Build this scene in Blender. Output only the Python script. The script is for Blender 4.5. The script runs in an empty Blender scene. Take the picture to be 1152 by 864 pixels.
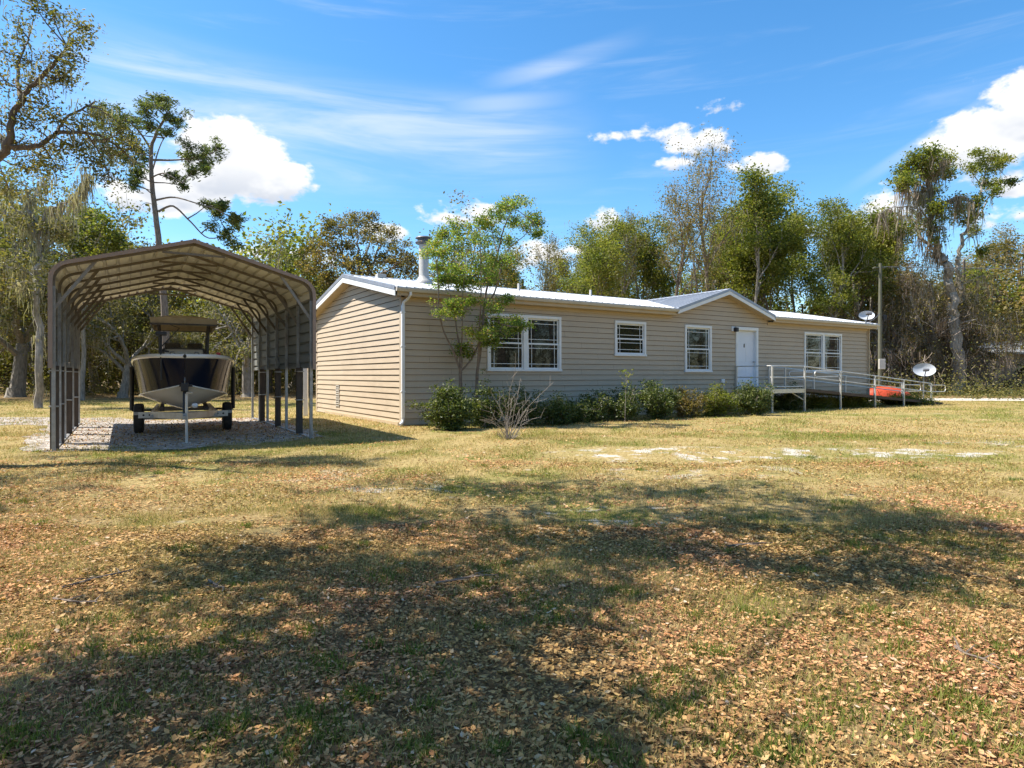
import bpy, bmesh, math, random
import numpy as np
from mathutils import Vector, Matrix, noise as mnoise

R = math.radians
scene = bpy.context.scene
col = scene.collection

# ------------------------------------------------------------------ camera
FPX, CX, HY, CAMH = 724.0, 576.0, 422.0, 1.35
cam_d = bpy.data.cameras.new("camera")
cam = bpy.data.objects.new("camera", cam_d)
col.objects.link(cam)
cam.location = (0, 0, CAMH)
cam.rotation_euler = (R(90), 0, 0)
cam_d.sensor_width = 36
cam_d.lens = 36 * FPX / 1152
cam_d.shift_y = -10 / 1152
cam_d.clip_start = 0.05
cam_d.clip_end = 3000
scene.camera = cam

# ------------------------------------------------------------------ light
SUN_DIR = Vector((-0.693, 0.03, 1.0)).normalized()
SUN_EL = math.asin(SUN_DIR.z)
SUN_AZ = math.atan2(SUN_DIR.x, SUN_DIR.y)           # clockwise from +Y
sun_d = bpy.data.lights.new("sun", 'SUN')
sun_d.energy = 5.0
sun_d.angle = R(0.55)
sun_d.color = (1.0, 0.95, 0.87)
sun = bpy.data.objects.new("sun", sun_d)
sun.rotation_euler = SUN_DIR.to_track_quat('Z', 'Y').to_euler()
sun.location = (-30, 0, 60)
col.objects.link(sun)

SKY_STRENGTH = 0.115
CLOUD_WHITE = 5.1
EXPOSURE = 0.95
scene.view_settings.view_transform = 'Standard'
scene.view_settings.look = 'None'
scene.view_settings.exposure = EXPOSURE
scene.view_settings.gamma = 1
scene.view_settings.use_curve_mapping = False
scene.cycles.max_bounces = 6
scene.cycles.diffuse_bounces = 3
scene.cycles.use_denoising = True
scene.cycles.sample_clamp_indirect = 8


class NG:
    """small helper to write node graphs"""
    def __init__(s, tree):
        s.t = tree; s.n = tree.nodes; s.l = tree.links
    def node(s, typ, **kw):
        nd = s.n.new(typ)
        for k, v in kw.items():
            setattr(nd, k, v)
        return nd
    def put(s, sock, v):
        if v is None: return
        if isinstance(v, bpy.types.NodeSocket): s.l.new(v, sock)
        else:
            if hasattr(sock, 'default_value'):
                try: sock.default_value = v
                except Exception:
                    sock.default_value = tuple(v) + (1,)
    def m(s, op, a, b=None, c=None, clamp=False):
        nd = s.node('ShaderNodeMath', operation=op, use_clamp=clamp)
        s.put(nd.inputs[0], a); s.put(nd.inputs[1], b); s.put(nd.inputs[2], c)
        return nd.outputs[0]
    def noise(s, vec, scale, detail=4, rough=.55, dist=0.0):
        nd = s.node('ShaderNodeTexNoise')
        s.put(nd.inputs['Vector'], vec)
        nd.inputs['Scale'].default_value = scale
        nd.inputs['Detail'].default_value = detail
        nd.inputs['Roughness'].default_value = rough
        nd.inputs['Distortion'].default_value = dist
        return nd.outputs[0]
    def ss(s, v, lo, hi, a=0.0, b=1.0):
        nd = s.node('ShaderNodeMapRange', interpolation_type='SMOOTHSTEP')
        s.put(nd.inputs[0], v); s.put(nd.inputs[1], lo); s.put(nd.inputs[2], hi)
        s.put(nd.inputs[3], a); s.put(nd.inputs[4], b)
        return nd.outputs[0]
    def mix(s, f, a, b, typ='MIX'):
        nd = s.node('ShaderNodeMix', data_type='RGBA', blend_type=typ)
        s.put(nd.inputs[0], f)
        for k, v in ((6, a), (7, b)):
            if isinstance(v, bpy.types.NodeSocket): s.l.new(v, nd.inputs[k])
            else: nd.inputs[k].default_value = tuple(v) + (1,) if len(v) == 3 else v
        return nd.outputs[2]
    def ramp(s, f, stops, interp='LINEAR'):
        nd = s.node('ShaderNodeValToRGB')
        cr = nd.color_ramp; cr.interpolation = interp
        while len(cr.elements) < len(stops): cr.elements.new(0.5)
        for e, (p, c) in zip(cr.elements, stops):
            e.position = p; e.color = tuple(c) + (1,)
        s.put(nd.inputs[0], f)
        return nd.outputs[0]


# world: nishita sky with clouds laid out by azimuth and elevation
world = bpy.data.worlds.new("World")
scene.world = world
world.use_nodes = True
g = NG(world.node_tree)
g.n.clear()
sky = g.node('ShaderNodeTexSky', sky_type='NISHITA')
sky.sun_disc = False
sky.sun_elevation = SUN_EL
sky.sun_rotation = SUN_AZ
sky.air_density = 1.0
sky.dust_density = 0.4
sky.ozone_density = 3.0
tc = g.node('ShaderNodeTexCoord')
vec = tc.outputs['Generated']
sep = g.node('ShaderNodeSeparateXYZ'); g.put(sep.inputs[0], vec)
dx, dy_, dz = sep.outputs
az = g.m('ARCTAN2', dx, dy_)
el = g.m('ARCSINE', dz)
comb = g.node('ShaderNodeCombineXYZ')
g.put(comb.inputs[0], az); g.put(comb.inputs[1], g.m('MULTIPLY', el, 1.6))
ae = comb.outputs[0]
n1 = g.noise(ae, 9.0, 4, .6)
n2 = g.noise(ae, 30.0, 4, .6)
fray = g.m('ADD', g.m('MULTIPLY', g.m('SUBTRACT', n1, .5), 5.6), g.m('MULTIPLY', g.m('SUBTRACT', n2, .5), 4.2))


def azel(px, py):
    x, z = (px - CX) / FPX, (HY - py) / FPX
    return math.atan2(x, 1), math.asin(z / math.sqrt(1 + x * x + z * z)), 1 / math.sqrt(1 + x * x + z * z)


cum = [(262, 180, 62, 42), (300, 198, 58, 28), (215, 208, 60, 25), (232, 155, 30, 24), (150, 220, 55, 16),
       (715, 153, 46, 10), (782, 158, 36, 15), (853, 185, 32, 9), (822, 116, 32, 10), (760, 184, 22, 8),
       (1115, 158, 75, 36), (1180, 110, 60, 40), (1150, 200, 70, 18), (1005, 235, 50, 20), (1100, 246, 60, 12), (940, 258, 36, 11),
       (525, 244, 48, 14), (628, 288, 60, 18), (680, 246, 20, 10), (330, 288, 62, 12), (1085, 190, 26, 22), (430, 262, 30, 9)]
dens = None; under = None
for (px, py, rx, ry) in cum:
    a0, e0, k = azel(px, py)
    ra, re = rx / FPX * k * 1.05, ry / FPX * k * 1.15
    ux_ = g.m('DIVIDE', g.m('SUBTRACT', az, a0), ra)
    ue = g.m('DIVIDE', g.m('SUBTRACT', el, e0), re)
    d2 = g.m('ADD', g.m('MULTIPLY', ux_, ux_), g.m('MULTIPLY', ue, ue))
    f = g.m('SUBTRACT', 1.0, d2)
    lo = g.m('MULTIPLY', g.ss(ue, .35, -.9), g.ss(f, -.4, .3))
    f = g.m('MULTIPLY', f, 2.6) if rx >= 50 and ry > 20 else f
    dens = f if dens is None else g.m('MAXIMUM', dens, f)
    under = lo if under is None else g.m('MAXIMUM', under, lo)
dens = g.m('MAXIMUM', dens, -1.6)
d_c = g.ss(g.m('ADD', dens, fray), -0.05, 1.15)
# clouds in the rest of the sky (behind and beside the camera)
outside = g.ss(g.m('ABSOLUTE', az), 0.85, 1.15)
d_o = g.m('MULTIPLY', g.ss(g.noise(ae, 3.2, 4, .58), .55, .68), g.m('MULTIPLY', outside, g.ss(el, .02, .2)))
# cirrus band and haze
m1 = g.node('ShaderNodeMapping'); g.put(m1.inputs[0], ae)
m1.inputs['Rotation'].default_value = (0, 0, R(9)); m1.inputs['Scale'].default_value = (1.1, 6.5, 1)
cn = g.noise(m1.outputs[0], 2.2, 5, .62, .6)


def band(p0, p1, w):
    a0, e0, _ = azel(*p0); a1, e1, _ = azel(*p1)
    L = math.hypot(a1 - a0, e1 - e0); tx, ty = (a1 - a0) / L, (e1 - e0) / L
    al = g.m('ADD', g.m('MULTIPLY', g.m('SUBTRACT', az, a0), tx), g.m('MULTIPLY', g.m('SUBTRACT', el, e0), ty))
    ac = g.m('ADD', g.m('MULTIPLY', g.m('SUBTRACT', az, a0), -ty), g.m('MULTIPLY', g.m('SUBTRACT', el, e0), tx))
    ac = g.m('ABSOLUTE', ac)
    e = g.m('MULTIPLY', g.ss(al, -.12, .06), g.ss(al, L + .08, L - .12))
    return g.m('MULTIPLY', e, g.ss(ac, w, w * .15))


b1 = g.m('MULTIPLY', band((110, 85), (640, 165), .085), g.ss(cn, .30, .72, .10, .62))
b2 = g.m('MULTIPLY', band((100, 150), (480, 170), .09), g.ss(cn, .34, .8, .05, .4))
b3 = g.m('MULTIPLY', band((600, 80), (690, 52), .02), g.ss(cn, .3, .7, .1, .5))
b4 = g.m('MULTIPLY', band((540, 118), (620, 112), .02), .45)
b5 = g.m('MULTIPLY', band((1030, 165), (1110, 112), .012), .45)
b6 = g.m('MULTIPLY', g.ss(cn, .5, .9, 0, .28), 1.0)
cir = g.m('MAXIMUM', g.m('MAXIMUM', b1, b2), g.m('MAXIMUM', g.m('MAXIMUM', b3, b4), g.m('MAXIMUM', b5, b6)))
cl_n = g.noise(ae, 16, 3, .6)
shade = g.m('MULTIPLY', under, g.ss(cl_n, .3, .62, .25, 1.0))
cc = g.mix(shade, (CLOUD_WHITE,) * 3, (CLOUD_WHITE * .62, CLOUD_WHITE * .67, CLOUD_WHITE * .76))
sat = g.node('ShaderNodeHueSaturation'); g.put(sat.inputs['Color'], sky.outputs[0])
sat.inputs['Saturation'].default_value = 1.28
sat.inputs['Hue'].default_value = .496
sat.inputs['Value'].default_value = 1.1
c1 = g.mix(cir, sat.outputs[0], (CLOUD_WHITE * .84, CLOUD_WHITE * .91, CLOUD_WHITE))
c2 = g.mix(g.m('MAXIMUM', d_c, d_o), c1, cc)
bg = g.node('ShaderNodeBackground'); g.put(bg.inputs[0], c2); bg.inputs[1].default_value = SKY_STRENGTH
wo = g.node('ShaderNodeOutputWorld'); g.l.new(bg.outputs[0], wo.inputs[0])
world.cycles.sampling_method = 'MANUAL'
world.cycles.sample_map_resolution = 512


# ------------------------------------------------------------------ helpers
def at(px, py, Y):
    """point of the place seen at a pixel of the 1152x864 photo, at distance Y"""
    return Vector(((px - CX) / FPX * Y, Y, CAMH + (HY - py) / FPX * Y))


def tag(o, label=None, cat=None, group=None, kind=None):
    if label: o['label'] = label
    if cat: o['category'] = cat
    if group: o['group'] = group
    if kind: o['kind'] = kind
    return o


def empty(name, loc=(0, 0, 0), rz=0.0, label=None, cat=None, group=None):
    o = bpy.data.objects.new(name, None)
    o.empty_display_size = .3
    o.location = loc; o.rotation_euler = (0, 0, rz)
    col.objects.link(o)
    return tag(o, label, cat, group)


class MB:
    """collects geometry, build() links it as one mesh object"""
    def __init__(s):
        s.v = []; s.f = []; s.mi = []; s.cur = 0
    def add(s, vs, fs):
        b = len(s.v)
        s.v += [tuple(p) for p in vs]
        s.f += [tuple(i + b for i in f) for f in fs]
        s.mi += [s.cur] * len(fs)
    def box(s, x0, x1, y0, y1, z0, z1):
        s.add([(x0, y0, z0), (x1, y0, z0), (x1, y1, z0), (x0, y1, z0), (x0, y0, z1), (x1, y0, z1), (x1, y1, z1), (x0, y1, z1)],
              [(0, 3, 2, 1), (4, 5, 6, 7), (0, 1, 5, 4), (1, 2, 6, 5), (2, 3, 7, 6), (3, 0, 4, 7)])
    def bevbox(s, x0, x1, y0, y1, z0, z1, b=.01):
        bm = bmesh.new()
        bmesh.ops.create_cube(bm, size=1)
        bmesh.ops.scale(bm, vec=(x1 - x0, y1 - y0, z1 - z0), verts=bm.verts)
        bmesh.ops.translate(bm, vec=((x0 + x1) / 2, (y0 + y1) / 2, (z0 + z1) / 2), verts=bm.verts)
        bmesh.ops.bevel(bm, geom=bm.edges[:], offset=b, segments=2, profile=.6, affect='EDGES')
        bm.verts.index_update()
        s.add([v.co[:] for v in bm.verts], [tuple(v.index for v in f.verts) for f in bm.faces])
        bm.free()
    def bar(s, a, b, w, h=None, up=(0, 0, 1)):
        h = h or w
        a = Vector(a); b = Vector(b); d = (b - a).normalized(); u = Vector(up)
        if abs(d.dot(u)) > .98: u = Vector((0, 1, 0))
        x = d.cross(u).normalized(); y = x.cross(d).normalized()
        vs = []
        for p in (a, b):
            for sx, sy in ((-1, -1), (1, -1), (1, 1), (-1, 1)):
                vs.append(p + x * sx * w / 2 + y * sy * h / 2)
        s.add(vs, [(0, 1, 2, 3), (7, 6, 5, 4), (0, 4, 5, 1), (1, 5, 6, 2), (2, 6, 7, 3), (3, 7, 4, 0)])
    def tube(s, pts, rad, sides=8, cap=True):
        pts = [Vector(p) for p in pts]; n = len(pts)
        if not hasattr(rad, '__len__'): rad = [rad] * n
        vs = []; ref = Vector((.31, .95, .12))
        for i, p in enumerate(pts):
            d = (pts[min(i + 1, n - 1)] - pts[max(i - 1, 0)])
            if d.length < 1e-9: d = Vector((0, 0, 1))
            d.normalize()
            x = d.cross(ref)
            if x.length < .05: x = d.cross(Vector((1, 0, 0)))
            x.normalize(); y = d.cross(x)
            for k in range(sides):
                a = 2 * math.pi * k / sides
                vs.append(p + (x * math.cos(a) + y * math.sin(a)) * rad[i])
        fs = []
        for i in range(n - 1):
            for k in range(sides):
                k2 = (k + 1) % sides
                fs.append((i * sides + k, i * sides + k2, (i + 1) * sides + k2, (i + 1) * sides + k))
        if cap:
            fs.append(tuple(range(sides))[::-1]); fs.append(tuple((n - 1) * sides + k for k in range(sides)))
        s.add(vs, fs)
    def lathe(s, prof, c=(0, 0, 0), seg=20, axis='z'):
        vs = []; fs = []
        for (r, h) in prof:
            for k in range(seg):
                a = 2 * math.pi * k / seg
                p = (r * math.cos(a), r * math.sin(a), h)
                if axis == 'x': p = (h, r * math.cos(a), r * math.sin(a))
                if axis == 'y': p = (r * math.cos(a), h, r * math.sin(a))
                vs.append((p[0] + c[0], p[1] + c[1], p[2] + c[2]))
        n = len(prof)
        for i in range(n - 1):
            for k in range(seg):
                k2 = (k + 1) % seg
                fs.append((i * seg + k, i * seg + k2, (i + 1) * seg + k2, (i + 1) * seg + k))
        fs.append(tuple(range(seg))[::-1]); fs.append(tuple((n - 1) * seg + k for k in range(seg)))
        s.add(vs, fs)
    def quad(s, *p): s.add(p, [tuple(range(len(p)))])
    def grid(s, rows, closed=False):
        n = len(rows[0]); vs = [p for r in rows for p in r]; fs = []
        for i in range(len(rows) - 1):
            for k in range(n - (0 if closed else 1)):
                k2 = (k + 1) % n
                fs.append((i * n + k, i * n + k2, (i + 1) * n + k2, (i + 1) * n + k))
        s.add(vs, fs)
    def build(s, name, mat, parent=None, smooth=False, fixn=True):
        me = bpy.data.meshes.new(name)
        me.from_pydata(s.v, [], s.f)
        mats = mat if isinstance(mat, (list, tuple)) else [mat]
        for m_ in mats: me.materials.append(m_)
        if len(mats) > 1: me.polygons.foreach_set('material_index', s.mi)
        if fixn:
            bm = bmesh.new(); bm.from_mesh(me); bmesh.ops.recalc_face_normals(bm, faces=bm.faces); bm.to_mesh(me); bm.free()
        if smooth:
            me.polygons.foreach_set('use_smooth', [True] * len(me.polygons))
            me.set_sharp_from_angle(angle=R(38))
        o = bpy.data.objects.new(name, me)
        col.objects.link(o)
        if parent: o.parent = parent
        return o


def np_mesh(name, V, F, mat, parent=None, k=3, smooth=False):
    """V (n,3) float, F (m,k) int"""
    me = bpy.data.meshes.new(name)
    V = np.ascontiguousarray(V, dtype=np.float32); F = np.ascontiguousarray(F, dtype=np.int32)
    me.vertices.add(len(V)); me.vertices.foreach_set('co', V.ravel())
    me.loops.add(F.size); me.loops.foreach_set('vertex_index', F.ravel())
    me.polygons.add(len(F)); me.polygons.foreach_set('loop_start', np.arange(0, F.size, k, dtype=np.int32))
    me.polygons.foreach_set('loop_total', np.full(len(F), k, dtype=np.int32))
    if smooth: me.polygons.foreach_set('use_smooth', np.ones(len(F), dtype=bool))
    me.update(calc_edges=True)
    if isinstance(mat, (list, tuple)):
        for m_ in mat: me.materials.append(m_)
    else: me.materials.append(mat)
    o = bpy.data.objects.new(name, me)
    col.objects.link(o)
    if parent: o.parent = parent
    return o


def copy_tree(o, parent=None):
    c = o.copy(); col.objects.link(c)
    if parent: c.parent = parent
    for ch in [x for x in bpy.data.objects if x.parent == o]:
        copy_tree(ch, c)
    return c


# ------------------------------------------------------------------ materials
def new_mat(name):
    m_ = bpy.data.materials.new(name); m_.use_nodes = True
    gg = NG(m_.node_tree); gg.n.clear()
    out = gg.node('ShaderNodeOutputMaterial')
    return m_, gg, out


def pmat(name, base, rough=.6, metal=0.0, var=.12, scale=6.0, bump=0.0, bscale=40.0, spec=.5, coat=0.0, stretch=None, dirt=None, dscale=1.2):
    m_, gg, out = new_mat(name)
    b = gg.node('ShaderNodeBsdfPrincipled')
    t = gg.node('ShaderNodeTexCoord'); v = t.outputs['Object']
    if stretch:
        mp = gg.node('ShaderNodeMapping'); gg.put(mp.inputs[0], v); mp.inputs['Scale'].default_value = stretch; v = mp.outputs[0]
    n = gg.noise(v, scale, 5, .6)
    f = gg.ss(n, .25, .75)
    lo = tuple(c * (1 - var) for c in base); hi = tuple(min(1, c * (1 + var)) for c in base)
    c = gg.mix(f, lo, hi)
    if dirt:
        dn = gg.noise(t.outputs['Object'], dscale, 6, .65)
        c = gg.mix(gg.ss(dn, .48, .75, 0, dirt[3]), c, dirt[:3])
    gg.put(b.inputs['Base Color'], c)
    gg.put(b.inputs['Roughness'], gg.ss(n, .2, .8, max(0, rough - .06), min(1, rough + .08)))
    b.inputs['Metallic'].default_value = metal
    b.inputs['Specular IOR Level'].default_value = spec
    b.inputs['Coat Weight'].default_value = coat
    if bump:
        bn = gg.node('ShaderNodeBump'); bn.inputs['Strength'].default_value = bump; bn.inputs['Distance'].default_value = .01
        gg.put(bn.inputs['Height'], gg.noise(v, bscale, 4, .6)); gg.l.new(bn.outputs[0], b.inputs['Normal'])
    gg.l.new(b.outputs[0], out.inputs[0])
    return m_


def leaf_mat(name, stops, trans=.35, rough=.55):
    m_, gg, out = new_mat(name)
    geo = gg.node('ShaderNodeNewGeometry')
    c = gg.ramp(geo.outputs['Random Per Island'], stops)
    t = gg.node('ShaderNodeTexCoord')
    nn = gg.noise(t.outputs['Object'], .55, 3, .5)
    hs = gg.node('ShaderNodeHueSaturation'); gg.put(hs.inputs['Color'], c)
    gg.put(hs.inputs['Hue'], gg.ss(nn, .3, .7, .468, .508)); gg.put(hs.inputs['Value'], gg.ss(nn, .3, .7, 1.2, .82))
    d = gg.node('ShaderNodeBsdfPrincipled'); gg.put(d.inputs['Base Color'], hs.outputs[0]); d.inputs['Roughness'].default_value = rough
    d.inputs['Specular IOR Level'].default_value = .3 if rough < .75 else .05
    tr = gg.node('ShaderNodeBsdfTranslucent'); gg.put(tr.inputs[0], gg.mix(1.0, hs.outputs[0], (1.5, 1.6, .8), 'MULTIPLY'))
    mx = gg.node('ShaderNodeMixShader'); mx.inputs[0].default_value = trans
    gg.l.new(d.outputs[0], mx.inputs[1]); gg.l.new(tr.outputs[0], mx.inputs[2]); gg.l.new(mx.outputs[0], out.inputs[0])
    return m_


M = {}
M['oak_leaf'] = leaf_mat('oak_leaf', [(0, (.06, .07, .022)), (.5, (.135, .135, .036)), (1, (.23, .195, .065))], .4)
M['olive_leaf'] = leaf_mat('olive_leaf', [(0, (.08, .078, .02)), (.5, (.18, .155, .034)), (1, (.28, .21, .06))], .4)
M['spring_leaf'] = leaf_mat('spring_leaf', [(0, (.10, .145, .02)), (.5, (.175, .19, .036)), (1, (.29, .285, .06))], .48)
M['green_leaf'] = leaf_mat('green_leaf', [(0, (.06, .09, .018)), (.5, (.14, .17, .026)), (1, (.24, .245, .045))], .45)
M['myrtle_leaf'] = leaf_mat('myrtle_leaf', [(0, (.07, .13, .022)), (.55, (.16, .245, .042)), (.85, (.28, .33, .07)), (1, (.38, .25, .09))], .5)
M['pine_leaf'] = leaf_mat('pine_leaf', [(0, (.045, .07, .022)), (.5, (.09, .125, .034)), (1, (.17, .19, .055))], .35)
M['shrub_leaf'] = leaf_mat('shrub_leaf', [(0, (.03, .055, .014)), (.6, (.075, .11, .024)), (1, (.20, .22, .06))], .3, .4)
M['dry_leaf'] = leaf_mat('dry_leaf', [(0, (.10, .075, .045)), (.5, (.17, .13, .08)), (1, (.24, .18, .11))], .25)
M['moss'] = leaf_mat('moss', [(0, (.17, .16, .11)), (.5, (.29, .265, .19)), (1, (.40, .36, .27))], .35, .9)
M['vine'] = leaf_mat('vine', [(0, (.15, .115, .08)), (.5, (.27, .22, .16)), (1, (.42, .35, .27))], .25, .9)
M['litter'] = leaf_mat('litter', [(0, (.08, .048, .02)), (.3, (.24, .14, .055)), (.6, (.42, .265, .10)), (.8, (.54, .38, .165)), (.95, (.60, .36, .12)), (1, (.58, .48, .32))], .15, .8)
M['bark'] = pmat('bark', (.15, .115, .085), .9, var=.4, scale=5, bump=.8, bscale=18, stretch=(4, 4, .8))
M['grey_bark'] = pmat('grey_bark', (.27, .24, .20), .9, var=.4, scale=3.5, bump=.8, bscale=14, stretch=(3, 3, .9), dirt=(.10, .09, .07, .7))
M['pine_bark'] = pmat('pine_bark', (.17, .135, .11), .9, var=.45, scale=4, bump=1.0, bscale=9, stretch=(5, 5, 1.2))
M['twig'] = pmat('twig', (.34, .29, .23), .85, var=.3, scale=8)
M['siding'] = pmat('siding', (.465, .37, .26), .62, var=.05, scale=2.5, bump=.15, bscale=70, stretch=(.6, .6, 6), dirt=(.33, .26, .18, .35), dscale=.8)
M['lap_shade_joint'] = pmat('lap_shade_joint', (.07, .055, .04), .9, var=.1)  # shade line under each lap painted near-black; also the butt joints
M['frieze'] = pmat('frieze', (.47, .365, .235), .6, var=.05, scale=2.5, dirt=(.36, .29, .2, .3))
M['stem_bark'] = pmat('stem_bark', (.19, .14, .10), .8, var=.3, scale=8)
M['trim_white'] = pmat('trim_white', (.74, .74, .73), .42, var=.04, scale=3, dirt=(.55, .53, .48, .3), dscale=2.2)
M['gutter'] = pmat('gutter', (.50, .47, .42), .45, var=.08, scale=3, dirt=(.34, .31, .26, .5), dscale=1.8)
M['roof_metal'] = pmat('roof_metal', (.34, .36, .39), .5, metal=.3, var=.08, scale=1.2, dirt=(.42, .41, .39, .5), dscale=.7)
M['roof_edge'] = pmat('roof_edge', (.33, .35, .40), .4, metal=.4, var=.08, scale=3)
M['glass'] = None
M['steel'] = pmat('steel', (.38, .38, .37), .48, metal=.75, var=.2, scale=9, dirt=(.20, .15, .11, .5), dscale=3)
M['alu'] = pmat('alu', (.60, .585, .55), .42, metal=.55, var=.12, scale=7, dirt=(.42, .38, .32, .4), dscale=2.5)
M['sheet'] = pmat('sheet', (.78, .74, .62), .45, var=.07, scale=2.2, dirt=(.36, .30, .22, .5), dscale=1.1)
M['frame_steel'] = pmat('frame_steel', (.18, .155, .12), .55, metal=.2, var=.2, scale=8)  # galvanised tubes, with the shade under the roof put into this dark brown
M['knee_steel'] = pmat('knee_steel', (.25, .23, .20), .55, metal=.3, var=.2, scale=8)  # front braces: same steel with less shade put into its colour
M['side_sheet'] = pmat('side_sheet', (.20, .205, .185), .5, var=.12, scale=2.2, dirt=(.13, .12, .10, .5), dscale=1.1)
M['brown_trim'] = pmat('brown_trim', (.30, .215, .165), .5, var=.1, scale=5)
M['timber'] = pmat('timber', (.075, .055, .04), .85, var=.35, scale=5, bump=.4, bscale=30, stretch=(5, 5, .6))
M['black'] = pmat('black', (.018, .018, .02), .45, var=.2, scale=12)
M['tyre'] = pmat('tyre', (.028, .027, .026), .85, var=.25, scale=10, dirt=(.10, .085, .065, .5), dscale=5)
M['gelcoat'] = pmat('gelcoat', (.70, .66, .58), .22, var=.05, scale=2, coat=.3, dirt=(.50, .43, .33, .35), dscale=2)
M['navy'] = pmat('navy', (.006, .009, .022), .12, var=.1, scale=2, coat=0.0, spec=.17)
M['canvas'] = pmat('canvas', (.58, .50, .37), .7, var=.12, scale=4, dirt=(.24, .19, .13, .6), dscale=2.5)
M['plastic_grey'] = pmat('plastic_grey', (.10, .10, .11), .5, var=.15)
M['red'] = pmat('red', (.45, .02, .02), .35)
M['orange'] = pmat('orange', (.50, .065, .02), .42, var=.08, scale=3, dirt=(.35, .08, .04, .4))
M['dish'] = pmat('dish', (.42, .44, .47), .4, var=.06, scale=3, dirt=(.38, .37, .35, .4), dscale=4)
M['pole_wood'] = pmat('pole_wood', (.12, .115, .075), .85, var=.25, scale=4, bump=.5, bscale=20, stretch=(5, 5, .5))
M['concrete'] = pmat('concrete', (.42, .39, .34), .85, var=.2, scale=6, bump=.4, bscale=30)
M['far_wall'] = pmat('far_wall', (.30, .25, .20), .7, var=.1, scale=2)
M['door_paint'] = pmat('door_paint', (.70, .72, .76), .38, var=.03, scale=2)


def glass_mat():
    m_, gg, out = new_mat('window_glass')
    b = gg.node('ShaderNodeBsdfPrincipled')
    b.inputs['Base Color'].default_value = (.012, .014, .013, 1)
    b.inputs['Roughness'].default_value = .03
    b.inputs['IOR'].default_value = 1.52
    t = gg.node('ShaderNodeTexCoord')
    bn = gg.node('ShaderNodeBump'); bn.inputs['Strength'].default_value = .12; bn.inputs['Distance'].default_value = .01
    gg.put(bn.inputs['Height'], gg.noise(t.outputs['Object'], 2.5, 2, .5)); gg.l.new(bn.outputs[0], b.inputs['Normal'])
    gg.l.new(b.outputs[0], out.inputs[0])
    return m_


M['glass'] = glass_mat()
_m, _g, _o = new_mat('clear_screen')
_a = _g.node('ShaderNodeBsdfTransparent'); _a.inputs[0].default_value = (.75, .78, .78, 1)
_b = _g.node('ShaderNodeBsdfGlossy'); _b.inputs['Roughness'].default_value = .05
_x = _g.node('ShaderNodeMixShader'); _x.inputs[0].default_value = .12
_g.l.new(_a.outputs[0], _x.inputs[1]); _g.l.new(_b.outputs[0], _x.inputs[2]); _g.l.new(_x.outputs[0], _o.inputs[0])
M['clear'] = _m


def ground_fields(gg, v):
    """patches shared by the soil and the grass on it: v is in metres"""
    s_ = gg.node('ShaderNodeSeparateXYZ'); gg.put(s_.inputs[0], v)
    x, y = s_.outputs[0], s_.outputs[1]
    fl = gg.node('ShaderNodeCombineXYZ'); gg.put(fl.inputs[0], x); gg.put(fl.inputs[1], y); fl = fl.outputs[0]
    big = gg.noise(fl, .22, 3, .6)
    med = gg.noise(fl, .9, 4, .65)
    green = gg.ss(gg.m('ADD', gg.m('MULTIPLY', big, .55), gg.m('MULTIPLY', med, .55)), .50, .68)
    green = gg.m('MULTIPLY', green, gg.ss(y, 2.0, 7.5, .75, 1.0))
    return x, y, fl, big, med, green


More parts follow.
